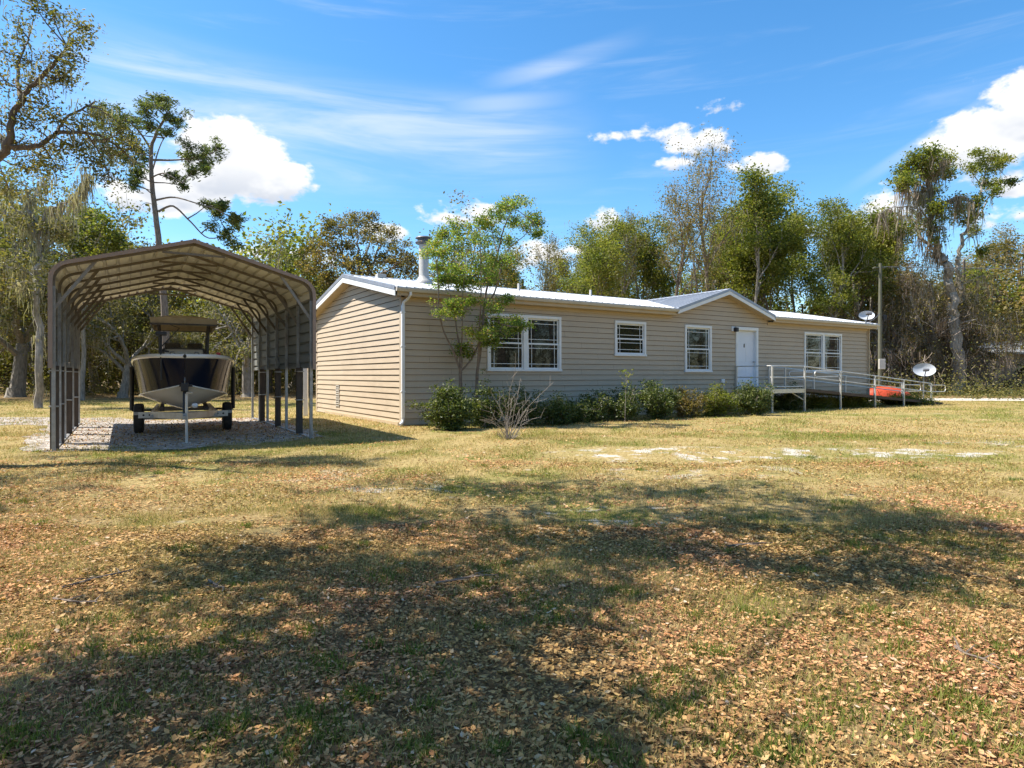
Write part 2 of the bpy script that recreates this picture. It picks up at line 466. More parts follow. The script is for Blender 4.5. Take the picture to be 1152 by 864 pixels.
def ground_mat():
    m_, gg, out = new_mat('lawn_soil')
    t = gg.node('ShaderNodeTexCoord')
    x, y, fl, big, med, green = ground_fields(gg, t.outputs['Object'])
    fine = gg.noise(fl, 14, 5, .72)
    fin2 = gg.noise(fl, 55, 3, .7)
    # dry thatch of many tones
    straw = gg.ramp(fine, [(.28, (.14, .10, .038)), (.45, (.29, .21, .082)), (.58, (.42, .315, .13)), (.75, (.56, .445, .215))])
    grn = gg.ramp(fine, [(.28, (.06, .07, .018)), (.5, (.17, .17, .04)), (.72, (.31, .28, .085))])
    c = gg.mix(gg.m('MULTIPLY', green, .85), straw, grn)
    # brown leaf litter: near the trees by the camera and along the far tree line
    near = gg.ss(gg.m('ADD', y, gg.m('MULTIPLY', gg.m('SUBTRACT', big, .5), 9)), 8.5, 3.0)
    far = gg.ss(gg.m('ADD', y, gg.m('MULTIPLY', gg.m('SUBTRACT', big, .5), 16)), 30, 40)
    lit = gg.ramp(fin2, [(.25, (.055, .033, .018)), (.48, (.17, .10, .05)), (.62, (.33, .21, .105)), (.8, (.48, .35, .2))])
    c = gg.mix(gg.m('MULTIPLY', gg.m('MAXIMUM', near, gg.m('MULTIPLY', far, .9)), .8), c, lit)
    # pale sand showing through
    spots = gg.ss(gg.noise(fl, 1.7, 5, .62), .64, .70)
    sand_f = gg.m('MULTIPLY', spots, .55)
    hole = gg.ss(gg.noise(fl, 1.5, 6, .66), .522, .572)
    for (cx, cy, rx, ry, k) in ((3.0, 11.0, 2.6, 1.3, 1.0), (6.2, 11.2, 2.6, .9, .95), (1.0, 6.3, .9, .5, .8), (-1.3, 7.6, .8, .5, .6), (-2.5, 8.8, 1.4, .8, .3), (10.5, 13, 3, 1.2, .6), (2.6, 9.0, 1.8, .6, .5)):
        a = gg.m('DIVIDE', gg.m('SUBTRACT', x, cx), rx); b = gg.m('DIVIDE', gg.m('SUBTRACT', y, cy), ry)
        e = gg.m('SUBTRACT', 1.0, gg.m('ADD', gg.m('MULTIPLY', a, a), gg.m('MULTIPLY', b, b)))
        sand_f = gg.m('MAXIMUM', sand_f, gg.m('MULTIPLY', gg.m('MULTIPLY', gg.ss(e, 0, .5), hole), k))
    sand = gg.ramp(fine, [(.3, (.36, .31, .25)), (.6, (.56, .51, .43)), (.8, (.68, .63, .55))])
    c = gg.mix(sand_f, c, sand)
    b = gg.node('ShaderNodeBsdfPrincipled'); gg.put(b.inputs['Base Color'], c); b.inputs['Roughness'].default_value = .95
    b.inputs['Specular IOR Level'].default_value = .15
    bn = gg.node('ShaderNodeBump'); bn.inputs['Strength'].default_value = .9; bn.inputs['Distance'].default_value = .03
    gg.put(bn.inputs['Height'], gg.m('ADD', gg.noise(fl, 9, 6, .75), gg.m('MULTIPLY', fin2, .5))); gg.l.new(bn.outputs[0], b.inputs['Normal'])
    gg.l.new(b.outputs[0], out.inputs[0])
    return m_


def grass_mat():
    m_, gg, out = new_mat('grass_blades')
    t = gg.node('ShaderNodeTexCoord')
    x, y, fl, big, med, green = ground_fields(gg, t.outputs['Object'])
    geo = gg.node('ShaderNodeNewGeometry'); rnd = geo.outputs['Random Per Island']
    straw = gg.ramp(rnd, [(0, (.28, .20, .07)), (.5, (.50, .38, .14)), (1, (.68, .56, .25))])
    grn = gg.ramp(rnd, [(0, (.10, .13, .02)), (.5, (.22, .25, .04)), (1, (.40, .38, .09))])
    rr = gg.m('FRACT', gg.m('MULTIPLY', rnd, 37.17))
    f = gg.ss(gg.m('ADD', gg.m('SUBTRACT', green, .5), gg.m('MULTIPLY', gg.m('SUBTRACT', rr, .45), 1.3)), -.15, .15)
    c = gg.mix(f, straw, grn)
    d = gg.node('ShaderNodeBsdfDiffuse'); gg.put(d.inputs[0], c)
    tr = gg.node('ShaderNodeBsdfTranslucent'); gg.put(tr.inputs[0], c)
    mx = gg.node('ShaderNodeMixShader'); mx.inputs[0].default_value = .35
    gg.l.new(d.outputs[0], mx.inputs[1]); gg.l.new(tr.outputs[0], mx.inputs[2]); gg.l.new(mx.outputs[0], out.inputs[0])
    return m_


def sandy_mat(name, stops, speck=.5):
    m_, gg, out = new_mat(name)
    t = gg.node('ShaderNodeTexCoord'); v = t.outputs['Object']
    n = gg.noise(v, 9, 8, .75)
    c = gg.ramp(n, stops)
    vor = gg.node('ShaderNodeTexVoronoi'); gg.put(vor.inputs['Vector'], v); vor.inputs['Scale'].default_value = 14
    hs = gg.node('ShaderNodeHueSaturation'); gg.put(hs.inputs['Color'], c)
    sp = gg.node('ShaderNodeSeparateColor'); gg.put(sp.inputs[0], vor.outputs['Color'])
    gg.put(hs.inputs['Value'], gg.ss(sp.outputs[0], 0, 1, 1 - speck, 1 + speck))
    b = gg.node('ShaderNodeBsdfPrincipled'); gg.put(b.inputs['Base Color'], hs.outputs[0]); b.inputs['Roughness'].default_value = .95
    bn = gg.node('ShaderNodeBump'); bn.inputs['Strength'].default_value = .8; bn.inputs['Distance'].default_value = .03
    gg.put(bn.inputs['Height'], gg.m('ADD', n, vor.outputs['Distance'])); gg.l.new(bn.outputs[0], b.inputs['Normal'])
    gg.l.new(b.outputs[0], out.inputs[0])
    return m_


M['ground'] = ground_mat()
M['grass'] = grass_mat()
M['sand'] = sandy_mat('drive_sand', [(.3, (.40, .34, .26)), (.6, (.62, .56, .47)), (.8, (.72, .67, .58))], .12)
M['gravel'] = sandy_mat('pad_gravel', [(.3, (.16, .13, .10)), (.5, (.34, .29, .24)), (.75, (.55, .50, .43))], .45)

# ------------------------------------------------------------------ ground
HO = Vector((-2.93, 17.1, 0)); HYAW = math.atan2(.5367, .8437)


def gh(x, y):
    """height of the lawn: faint humps, flat from the buildings on"""
    r = np.sqrt(x * x + y * y)
    fade = np.clip((13.5 - r) / 5, 0, 1)
    return fade * (.022 * np.sin(x * 1.3 + .6 * y) * np.sin(y * 1.05 + 1.1) + .012 * np.sin(x * 3.1 - y * 1.7) + .008 * np.sin(x * 5.3 + 1.3) * np.sin(y * 6.1))


def axis_steps():
    a = list(np.arange(-14, 14.01, .12))
    o = []
    d = 14.0; st = .3
    while d < 900:
        d += st; st *= 1.35; o.append(d)
    return np.array([-q for q in o[::-1]] + a + o)


ax = axis_steps()
GX, GY = np.meshgrid(ax, ax, indexing='ij')
GZ = gh(GX, GY)
nV = len(ax)
V = np.stack([GX.ravel(), GY.ravel(), GZ.ravel()], 1)
ii = np.arange(nV * nV).reshape(nV, nV)
F = np.stack([ii[:-1, :-1].ravel(), ii[1:, :-1].ravel(), ii[1:, 1:].ravel(), ii[:-1, 1:].ravel()], 1)
o = np_mesh('ground', V, F, M['ground'], k=4, smooth=True)
tag(o, 'patchy lawn of straw coloured and green grass with sand showing through', None, kind='structure')


def flat_patch(name, pts, z, mat, label, jit=.12, seed=1):
    rng = random.Random(seed)
    P = []
    n = len(pts)
    for i in range(n):
        a, b = Vector(pts[i]), Vector(pts[(i + 1) % n]); L = (b - a).length; k = max(1, int(L / .35))
        for j in range(k):
            q = a.lerp(b, j / k); P.append((q.x + rng.uniform(-jit, jit), q.y + rng.uniform(-jit, jit), z))
    mb = MB(); mb.quad(*P)
    o = mb.build(name, mat)
    tag(o, label, None, kind='structure')
    return o


flat_patch('driveway', [(17.5, 33.2), (22, 34.2), (30, 33.2), (60, 33), (120, 40), (120, 44), (60, 38), (36, 37.2), (24, 37.5), (18.5, 36.2)], .005, M['sand'], 'pale sand driveway crossing behind the end of the ramp')
flat_patch('dirt_path', [(-30, 17.4), (-20, 17.6), (-13, 17.3), (-9.8, 16.4), (-9.4, 18.6), (-12.5, 20.4), (-19, 20.6), (-30, 20.3)], .005, M['gravel'], 'bare pale dirt track leading to the carport', .3)

# ------------------------------------------------------------------ house
T_OV = -.3                    # eave overhang
L_H, D_H = 22.6, 8.0
EAVE_T, RIDGE_T = 3.65, 4.51
SL = .2


def roof_z(t):
    return 3.65 + SL * (t + .3) if t < D_H / 2 else 3.65 + SL * (D_H / 2 + .3) - SL * (t - D_H / 2)


house = empty('ranch_house', HO, HYAW, 'long single storey tan lap sided house with pale metal roof', 'house')


def clip_poly(poly, a, b, c):
    """keep a*x+b*y+c>=0"""
    out = []
    n = len(poly)
    for i in range(n):
        p, q = poly[i], poly[(i + 1) % n]
        dp = a * p[0] + b * p[1] + c; dq = a * q[0] + b * q[1] + c
        if dp >= 0: out.append(p)
        if (dp >= 0) != (dq >= 0):
            k = dp / (dp - dq); out.append((p[0] + (q[0] - p[0]) * k, p[1] + (q[1] - p[1]) * k))
    return out


EXPO = .168; LIP = .028


def siding(mb, length, base, tops, holes, to3):
    """lap siding on a wall: tops = half planes (a,b,c) kept, holes = (s0,s1,z0,z1); to3(s,d,z) maps with d the outward offset"""
    z = base; k = 0
    rng = random.Random(5)
    while z < 5:
        zt = z + EXPO
        cuts = sorted({z, zt} | {h for q in holes for h in (q[2], q[3]) if z < h < zt})
        for za, zb in zip(cuts[:-1], cuts[1:]):
            spans = [(0, length)]
            for (s0, s1, z0, z1) in holes:
                if z0 < zb - 1e-6 and z1 > za + 1e-6:
                    ns = []
                    for (a, b) in spans:
                        if s0 > a: ns.append((a, min(b, s0)))
                        if s1 < b: ns.append((max(a, s1), b))
                    spans = [(a, b) for a, b in ns if b - a > 1e-4]
            for (a, b) in spans:
                poly = [(a, za), (b, za), (b, zb), (a, zb)]
                for hp in tops: 
                    poly = clip_poly(poly, *hp)
                    if len(poly) < 3: break
                if len(poly) < 3: continue
                off = lambda zz: .004 + LIP * (1 - (zz - z) / EXPO)
                mb.add([to3(s, off(zz), zz) for s, zz in poly], [tuple(range(len(poly)))])
                if za == z:                # underside of the lip and strip below it, shade painted dark
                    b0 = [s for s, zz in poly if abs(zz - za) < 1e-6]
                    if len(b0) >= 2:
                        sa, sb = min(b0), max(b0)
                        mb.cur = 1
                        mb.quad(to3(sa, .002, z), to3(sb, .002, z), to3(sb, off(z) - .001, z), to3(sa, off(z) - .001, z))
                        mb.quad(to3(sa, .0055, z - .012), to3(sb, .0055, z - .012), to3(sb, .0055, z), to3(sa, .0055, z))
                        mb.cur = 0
        for j in range(int(length / 3.6) + 1):
            sj = (j + .5 + .37 * ((k * 7) % 5) / 2) * 3.6 % length; zc = z + .01
            if any(q[0] - .1 < sj < q[1] + .1 and q[2] < zt and q[3] > z for q in holes) or sj < .2 or sj > length - .2 or tops[0][0] * sj + tops[0][1] * zt + tops[0][2] < .3 or len(tops) > 1: continue
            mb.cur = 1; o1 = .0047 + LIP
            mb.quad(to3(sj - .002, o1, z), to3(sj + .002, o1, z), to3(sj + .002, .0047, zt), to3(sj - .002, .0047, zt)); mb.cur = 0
        z = zt; k += 1


front_openings = [('double', 2.61, 5.25, 1.46, 3.14), ('single', 7.44, 8.83, 1.98, 3.14), ('single', 10.72, 12.11, 1.45, 3.14), ('double', 17.78, 20.49, 1.45, 3.14)]
DOOR = (13.47, 14.78, .86, 3.18)
holes = [(a + .05, b - .05, c + .05, d - .05) for _, a, b, c, d in front_openings] + [(DOOR[0] + .05, DOOR[1] - .05, DOOR[2] + .02, DOOR[3] - .05)]
WT = 3.40
G_APEX, G_Z, G_SL = 12.71, 4.5, .315
mb = MB()
siding(mb, L_H, .02, [(0, -1, WT)], holes, lambda s, d, z: (s, -d, z))
# gable part of the front wall above the eave line
class _S: pass
siding_top = MB()
z0 = .02 + EXPO * math.floor((WT - .02) / EXPO)
tmp = MB()
siding(tmp, L_H, .02, [(0, 1, -WT), (-G_SL, -1, G_Z - .16 + G_SL * G_APEX), (G_SL, -1, G_Z - .16 - G_SL * G_APEX)], [], lambda s, d, z: (s, -d, z))
_b = len(mb.v); mb.v += tmp.v; mb.f += [tuple(i + _b for i in f) for f in tmp.f]; mb.mi += tmp.mi
mb.build('front_wall', [M['siding'], M['lap_shade_joint']], house)
mb = MB()
mid = D_H / 2
top_l = 3.65 + .3 * SL - .14
siding(mb, D_H, .02, [(SL, -1, top_l), (-SL, -1, top_l + SL * D_H)], [(5.3 - .01, 5.62 + .01, .25, .98)] if False else [], lambda s, d, z: (-d, s, z))
mb.build('gable_wall', [M['siding'], M['lap_shade_joint']], house)
mb = MB()
siding(mb, D_H, .02, [(SL, -1, top_l), (-SL, -1, top_l + SL * D_H)], [], lambda s, d, z: (L_H + d, s, z))
mb.build('far_gable_wall', [M['siding'], M['lap_shade_joint']], house)
mb = MB()
siding(mb, L_H, .02, [(0, -1, WT)], [], lambda s, d, z: (s, D_H + d, z))
mb.build('rear_wall', [M['siding'], M['lap_shade_joint']], house)
# corner trims
for (s, t, sx, ty) in ((0, 0, -1, -1), (L_H, 0, 1, -1), (0, D_H, -1, 1), (L_H, D_H, 1, 1)):
    mb = MB()
    mb.box((s - .032 if sx < 0 else s - .09), (s + .09 if sx < 0 else s + .032), (t - .032 if ty < 0 else t - .09), (t + .09 if ty < 0 else t + .032), 0, 3.42)
    mb.build('corner_trim', M['siding'], house)
# foundation strip
mb = MB(); mb.box(.02, L_H - .02, .02, D_H - .02, -.1, .05); mb.build('foundation', M['concrete'], house)

# roof sheets with ribs
mb = MB()
S0, S1 = -.32, L_H + .3


def slab(mb, P, th):
    """P: 4 corners counter clockwise seen from above; th thickness downwards"""
    vs = [tuple(p) for p in P] + [(p[0], p[1], p[2] - th) for p in P]
    n = len(P)
    mb.add(vs, [tuple(range(n)), tuple(range(2 * n - 1, n - 1, -1))] + [(i, i + n, (i + 1) % n + n, (i + 1) % n) for i in range(n)])


zr = roof_z(mid)
_gl, _gr = G_APEX - (G_Z - 3.655) / G_SL, G_APEX + (G_Z - 3.655) / G_SL
slab(mb, [(S0, T_OV, 3.65), (_gl, T_OV, 3.65), (G_APEX, mid - .05, zr - .01), (G_APEX, mid, zr), (S0, mid, zr)], .012)
slab(mb, [(_gr, T_OV, 3.65), (S1, T_OV, 3.65), (S1, mid, zr), (G_APEX, mid, zr), (G_APEX, mid - .05, zr - .01)], .012)
slab(mb, [(S0, mid, zr), (S1, mid, zr), (S1, D_H + .3, 3.65), (S0, D_H + .3, 3.65)], .012)
s = S0 + .1
while s < S1 - .05:
    for (ta, tb) in ((T_OV, mid), (D_H + .3, mid)):
        if ta < 0:
            # front slope rib stops where the cross gable covers it
            dsg = abs(s - G_APEX)
            zg = G_Z - G_SL * dsg
            if zg > 3.65: 
                tstart = min(mid, (zg - 3.65) / SL - .3); a = (s, tstart, roof_z(tstart) + .002)
                if tstart > mid - .05: continue
            else: a = (s, ta, 3.652)
        else: a = (s, ta, 3.652)
        b = (s, tb, zr + .002)
        mb.add([(a[0] - .03, a[1], a[2]), (a[0] + .03, a[1], a[2]), (a[0] + .012, a[1], a[2] + .022), (a[0] - .012, a[1], a[2] + .022),
                (b[0] - .03, b[1], b[2]), (b[0] + .03, b[1], b[2]), (b[0] + .012, b[1], b[2] + .022), (b[0] - .012, b[1], b[2] + .022)],
               [(0, 1, 2, 3), (7, 6, 5, 4), (0, 4, 5, 1), (1, 5, 6, 2), (2, 6, 7, 3), (3, 7, 4, 0)])
    s += .23
# ridge cap
mb.add([(S0, mid - .16, zr - .012), (S0, mid, zr + .035), (S0, mid + .16, zr - .012), (S1, mid - .16, zr - .012), (S1, mid, zr + .035), (S1, mid + .16, zr - .012)], [(0, 1, 4, 3), (1, 2, 5, 4), (0, 2, 1), (3, 4, 5)])
main_roof = mb.build('roof', M['roof_metal'], house)
# cross gable roof
mb = MB()
GL, GR = G_APEX - (G_Z - 3.655) / G_SL, G_APEX + (G_Z - 3.655) / G_SL
for sgn, e in ((-1, GL), (1, GR)):
    P = [(e, T_OV - .06, 3.655), (G_APEX, T_OV - .06, G_Z), (G_APEX, mid - .02, G_Z), (e, T_OV + .02, 3.655)]
    slab(mb, P if sgn < 0 else P[::-1], .012)
    k = 1
    while k * .23 < abs(e - G_APEX) - .1 + 0:
        # ribs run down the slope, across s, from the ridge to the valley line
        t = T_OV - .06 + k * .23 + .02
        # valley: z = 3.655 + SL*(t+.3)
        zz = 3.655 + SL * (t + .3); fr = (G_Z - zz) / G_SL
        k += 1
        if fr < .05: continue
        a = Vector((G_APEX + sgn * fr, t, zz)); b = Vector((G_APEX + sgn * .01, t, G_Z))
        mb.bar(a + Vector((0, 0, .008)), b + Vector((0, 0, .008)), .03, .026)
    t = T_OV + .1
while False: pass
for kk in range(1, 19):
    t = T_OV + kk * .23
    zz = 3.655 + SL * (t + .3); fr = (G_Z - zz) / G_SL
    if fr > .1 and kk * .23 > abs(GL - G_APEX) - .1:
        for sgn in (-1, 1):
            mb.bar((G_APEX + sgn * fr, t, zz + .008), (G_APEX + sgn * .01, t, G_Z + .008), .03, .026)
mb.add([(G_APEX - .15, T_OV - .07, G_Z - .035), (G_APEX, T_OV - .07, G_Z + .03), (G_APEX + .15, T_OV - .07, G_Z - .035),
        (G_APEX - .15, mid, G_Z - .035), (G_APEX, mid, G_Z + .03), (G_APEX + .15, mid, G_Z - .035)], [(0, 1, 4, 3), (1, 2, 5, 4), (0, 2, 1), (3, 4, 5)])
mb.build('cross_gable_roof', M['roof_metal'], house)


def rake(mb, a, b, drop0, drop1, th):
    """board under a sloping roof edge, a/b on the roof edge, th along the outward direction"""
    a = Vector(a); b = Vector(b); th = Vector(th)
    vs = []
    for q in (a, b):
        for o_ in (Vector((0, 0, 0)), th):
            vs.append(q + o_ - Vector((0, 0, drop0))); vs.append(q + o_ - Vector((0, 0, drop1)))
    mb.add(vs, [(0, 1, 3, 2), (4, 6, 7, 5), (0, 4, 5, 1), (2, 3, 7, 6), (0, 2, 6, 4), (1, 5, 7, 3)])


# metal edge trim along rakes, white fascia below, soffits
def piece(name, mat, par, fn):
    w_ = MB(); fn(w_); return w_.build(name, mat, par)


for (ta, tb) in ((T_OV, mid), (D_H + .3, mid)):
    for S, d in ((S0, -1), (S1, 1)):
        piece('roof_edge_trim', M['roof_edge'], main_roof, lambda w_: rake(w_, (S, ta, 3.65), (S, tb, zr), -.03, .075, (.012 * d, 0, 0)))
        piece('fascia', M['trim_white'], main_roof, lambda w_: rake(w_, (S - .03 * d, ta, 3.65), (S - .03 * d, tb, zr), .077, .235, (.03 * d, 0, 0)))
        W = 0 if d < 0 else L_H
        so = MB(); so.quad((S - .03 * d, ta, 3.65 - .215), (W, ta, 3.65 - .215), (W, tb, zr - .215), (S - .03 * d, tb, zr - .215)); so.build('soffit', M['frieze'], main_roof)
for e in (GL, GR):
    y = T_OV - .075
    piece('roof_edge_trim', M['roof_edge'], main_roof, lambda w_: rake(w_, (e, y, 3.655), (G_APEX, y, G_Z), -.03, .07, (0, -.012, 0)))
    piece('fascia', M['trim_white'], main_roof, lambda w_: rake(w_, (e, y + .03, 3.655), (G_APEX, y + .03, G_Z), .072, .19, (0, -.03, 0)))
    so = MB(); so.quad((e, y + .03, 3.655 - .17), (G_APEX, y + .03, G_Z - .17), (G_APEX, 0, G_Z - .17), (e, 0, 3.655 - .17)); so.build('soffit', M['frieze'], main_roof)
# front and rear eaves: gutter box + soffit + frieze board
for (a, b) in ((S0 + .02, GL + .02), (GR - .02, S1 - .02)):
    prof = [(T_OV - .01, 3.635), (T_OV - .115, 3.64), (T_OV - .12, 3.60), (T_OV - .10, 3.555), (T_OV - .085, 3.53), (T_OV - .01, 3.53)]
    gu = MB(); gu.add([(a, p, q) for p, q in prof] + [(b, p, q) for p, q in prof], [tuple(range(6)), tuple(range(11, 5, -1))] + [(i, i + 6, (i + 1) % 6 + 6, (i + 1) % 6) for i in range(6)]); gu.build('gutter', M['gutter'], main_roof)
    fz = MB(); fz.box(a + .05, b - .02, T_OV, T_OV + .025, 3.43, 3.62)
    fz.box(max(a, .04), min(b, L_H - .03), T_OV + .026, .02, 3.42, 3.435)
    fz.box(max(a, .05), min(b, L_H - .04), -.045, -.022, 3.32, 3.418)
    fz.build('eave_board', M['frieze'], house)
fz = MB()
fz.box(-.25, L_H + .2, D_H + .27, D_H + .3, 3.42, 3.62)
fz.box(-.25, L_H + .2, D_H + .02, D_H + .27, 3.42, 3.435)
fz.build('eave_board', M['frieze'], house)
# downspout at the near corner
mb = MB()
mb.tube([(.10, T_OV - .06, 3.53), (.10, T_OV - .06, 3.46), (.10, -.15, 3.36), (.02, -.075, 3.28), (.0, -.075, 3.15)], .038, 8)
mb.bevbox(-.04, .04, -.115, -.04, .22, 3.2, .01)
mb.tube([(0, -.078, .25), (0, -.078, .16), (-.05, -.12, .08), (-.16, -.24, .05)], .04, 8)
for z in (.9, 2.1, 3.0): mb.box(-.055, .055, -.12, -.03, z, z + .03)
mb.build('downspout', M['trim_white'], house, smooth=True)
mb = MB()
mb.bevbox(L_H - .03, L_H + .03, -.10, -.04, .2, 3.45, .01)
mb.build('downspout', M['frieze'], house)


def window(name, s0, s1, z0, z1, double):
    w = MB()                                   # casing, proud of the siding, with a sill
    c = .085
    w.bevbox(s0, s0 + c, -.055, .0, z0 + .07, z1 - c, .006); w.bevbox(s1 - c, s1, -.055, .0, z0 + .07, z1 - c, .006)
    w.bevbox(s0, s1, -.058, .0, z1 - c, z1, .006); w.bevbox(s0 - .02, s1 + .02, -.075, .0, z0, z0 + .07, .008)
    units = [(s0 + c, s1 - c)]
    if double:
        m_ = (s0 + s1) / 2; w.bevbox(m_ - .08, m_ + .08, -.052, .0, z0 + .07, z1 - c, .006)
        units = [(s0 + c, m_ - .08), (m_ + .08, s1 - c)]
    fr = w.build('window', M['trim_white'], house)
    for (a, b) in units:
        za, zb = z0 + .07, z1 - c
        f = MB()
        e = .045; zm = (za + zb) / 2
        for (q0, q1, y) in ((zm - .02, zb, .0), (za, zm + .02, -.022)):
            f.box(a, a + e, y, y + .03, q0, q1); f.box(b - e, b, y, y + .03, q0, q1)
            f.box(a + e, b - e, y, y + .03, q1 - e, q1); f.box(a + e, b - e, y, y + .03, q0, q0 + e)
        # jamb lining
        f.box(a - .004, a, -.04, .1, za, zb); f.box(b, b + .004, -.04, .1, za, zb)
        f.build('frame', M['trim_white'], fr)
        gl = MB(); mu = MB()
        for (q0, q1, y) in ((zm + .025, zb - e, .016), (za + e, zm - .025, -.006)):
            gl.quad((a + e, y, q0), (b - e, y, q0), (b - e, y, q1), (a + e, y, q1))
            i = .11 if (b - a) > .8 else .10
            iz = min(.11, (q1 - q0) * .24)
            for x in (a + e + i, b - e - i): mu.box(x - .008, x + .008, y - .009, y - .002, q0, q1)
            for z in (q0 + iz, q1 - iz): mu.box(a + e, b - e, y - .0105, y - .0015, z - .008, z + .008)
        gl.build('pane', M['glass'], fr); mu.build('grille', M['trim_white'], fr)
    return fr


for i, (kind, a, b, c, d) in enumerate(front_openings):
    window('window', a, b, c, d, kind == 'double')

# door
a, b, c, d = DOOR
w = MB()
w.bevbox(a, a + .115, -.055, .0, c, d - .115, .006); w.bevbox(b - .115, b, -.055, .0, c, d - .115, .006); w.bevbox(a, b, -.058, .0, d - .115, d, .006)
w.box(a + .09, a + .115, 0, .12, c, d - .115); w.box(b - .115, b - .09, 0, .12, c, d - .115); w.box(a + .115, b - .115, 0, .12, d - .14, d - .115)
casing = w.build('door_casing', M['trim_white'], house)
w = MB()
w.bevbox(a + .117, b - .117, .075, .12, c + .03, d - .143, .004)
dw = b - a - .234
for (x0, x1, z0_, z1_) in ((.12, .44, .2, .85), (.56, .88, .2, .85), (.12, .44, 1.0, 1.75), (.56, .88, 1.0, 1.75)):
    w.bevbox(a + .117 + x0 * dw, a + .117 + x1 * dw, .068, .078, c + z0_, c + z1_, .004)
door = w.build('door', M['door_paint'], house)
w = MB(); w.tube([(b - .19, .02, c + 1.0), (b - .19, .075, c + 1.0)], .012, 8); w.lathe([(.0, 0), (.03, .004), (.034, .02), (.02, .04), (.0, .042)], (b - .19, -.012, c + 1.0), 12, 'y')
w.build('door_knob', M['steel'], door, smooth=True)
w = MB(); w.bevbox(a + .58, a + .64, .06, .0752, c + 1.55, c + 1.67, .004); w.lathe([(.0, 0), (.02, .002), (.02, .01), (0, .012)], (a + .61, .055, c + 1.68), 10, 'y')
w.build('door_knocker', M['black'], door)
w = MB(); w.box(a - .02, b + .02, -.10, .12, c - .05, c + .03); w.build('threshold', M['steel'], house)
# wall lamp
lamp = MB(); lamp.bevbox(13.22, 13.38, -.06, -.02, 3.0, 3.18, .01); lamp.build('wall_lamp', M['trim_white'], house)
lb = MB(); lb.bevbox(13.30, 13.44, -.20, -.062, 2.98, 3.14, .02); lb.build('lamp_shade', M['black'], bpy.data.objects['wall_lamp'])
# dryer vent and pipe low on the front wall
w = MB(); w.bevbox(12.62, 12.78, -.10, -.02, 1.06, 1.20, .02); w.tube([(12.78, -.04, 1.08), (12.80, -.05, .2)], .014, 6)
w.build('vent_hood', M['trim_white'], house)
for ss_ in (6.6, 14.95 + 1.9): pass
# skirt vent on the gable wall
w = MB()
for i in range(9): w.box(-.05, -.024, 5.28, 5.56, .30 + i * .075, .335 + i * .075)
w.box(-.045, -.022, 5.25, 5.28, .26, .98); w.box(-.045, -.022, 5.56, 5.59, .26, .98); w.box(-.045, -.022, 5.25, 5.59, .98, 1.01)
w.build('skirt_vent', M['gutter'], house)
w = MB(); w.box(-.05, -.02, .15, 6.8, -.05, .09)
w.build('base_board', M['frieze'], house)
# flue
fs, ft = 1.79, 2.5
fb = roof_z(ft)
w = MB(); w.lathe([(.30, -.05), (.29, .03), (.24, .10), (.17, .20), (.155, .26), (.155, 1.22), (.15, 1.25)], (fs, ft, fb), 20)
flue = w.build('chimney_flue', M['gutter'], house, smooth=True)
w = MB(); w.lathe([(.17, 1.22), (.25, 1.25), (.27, 1.29), (.25, 1.31), (.20, 1.32), (.20, 1.40), (.27, 1.42), (.24, 1.46), (.05, 1.50)], (fs, ft, fb), 20)
w.build('flue_cap', M['plastic_grey'], flue, smooth=True)
for (q, r_) in ((5.6, 2.9), (9.0, 3.1), (18.5, 3.0)):
    w = MB(); w.lathe([(.09, 0), (.05, .06), (.045, .28), (.04, .29)], (q, r_, roof_z(r_) - .02), 10); w.build('roof_vent', M['gutter'], house, smooth=True)
w = MB(); w.bevbox(.75, 1.05, 3.75, 4.0, 4.45, 4.62, .03); w.build('roof_vent', M['gutter'], house)


def Hp(s, t, z=0):
    return Vector((HO.x + .8437 * s - .5367 * t, HO.y + .5367 * s + .8437 * t, z))


# ------------------------------------------------------------------ access ramp
ramp = empty('access_ramp', Hp(13.3, -1.65), HYAW, 'long aluminium wheelchair ramp with railings running down from the white front door', 'ramp')


def RL(s, t, z): return (s - 13.3, t + 1.65, z)


def dz_(s): return .83 if s < 15.35 else max(.04, .83 - (s - 15.35) * .79 / 10.7)


T0, T1 = -1.6, -.42
w = MB(); w.box(0.05, 2.05, .05, 1.55, .78, .83)
for i in range(20): w.box(.06 + i * .1, .075 + i * .1, .05, 1.55, .831, .838)
w.box(.02, 2.08, .0, .045, .70, .845); w.build('landing_deck', M['alu'], ramp)
w = MB()
a0, b0 = RL(15.37, T0, dz_(15.4)), RL(26.1, T0, .04)
wid = T1 - T0
w.add([(a0[0], a0[1] + .03, a0[2]), (b0[0], b0[1] + .03, b0[2]), (b0[0], b0[1] + wid, b0[2]), (a0[0], a0[1] + wid, a0[2]),
       (a0[0], a0[1] + .03, a0[2] - .04), (b0[0], b0[1] + .03, b0[2] - .04), (b0[0], b0[1] + wid, b0[2] - .04), (a0[0], a0[1] + wid, a0[2] - .04)],
      [(0, 1, 2, 3), (7, 6, 5, 4), (0, 4, 5, 1), (1, 5, 6, 2), (2, 6, 7, 3), (3, 7, 4, 0)])
for i in range(60):
    s = 15.5 + i * .178; p = RL(s, 0, dz_(s))
    w.box(p[0], p[0] + .02, .08, wid, p[2] - .003, p[2] + .006)
w.build('ramp_deck', M['alu'], ramp)
for t in (T0 + .01, T1 + .01):
    w = MB(); a_ = RL(15.37, t, dz_(15.4) - .02); b_ = RL(26.1, t, .03); w.bar(a_, b_, .035, .11); w.build('stringer', M['timber'], ramp)
outer = [13.42, 15.35, 17.7, 20.2, 22.5, 24.9]
inner = [16.0, 17.9, 20.2, 22.5, 24.9]
RH = .85
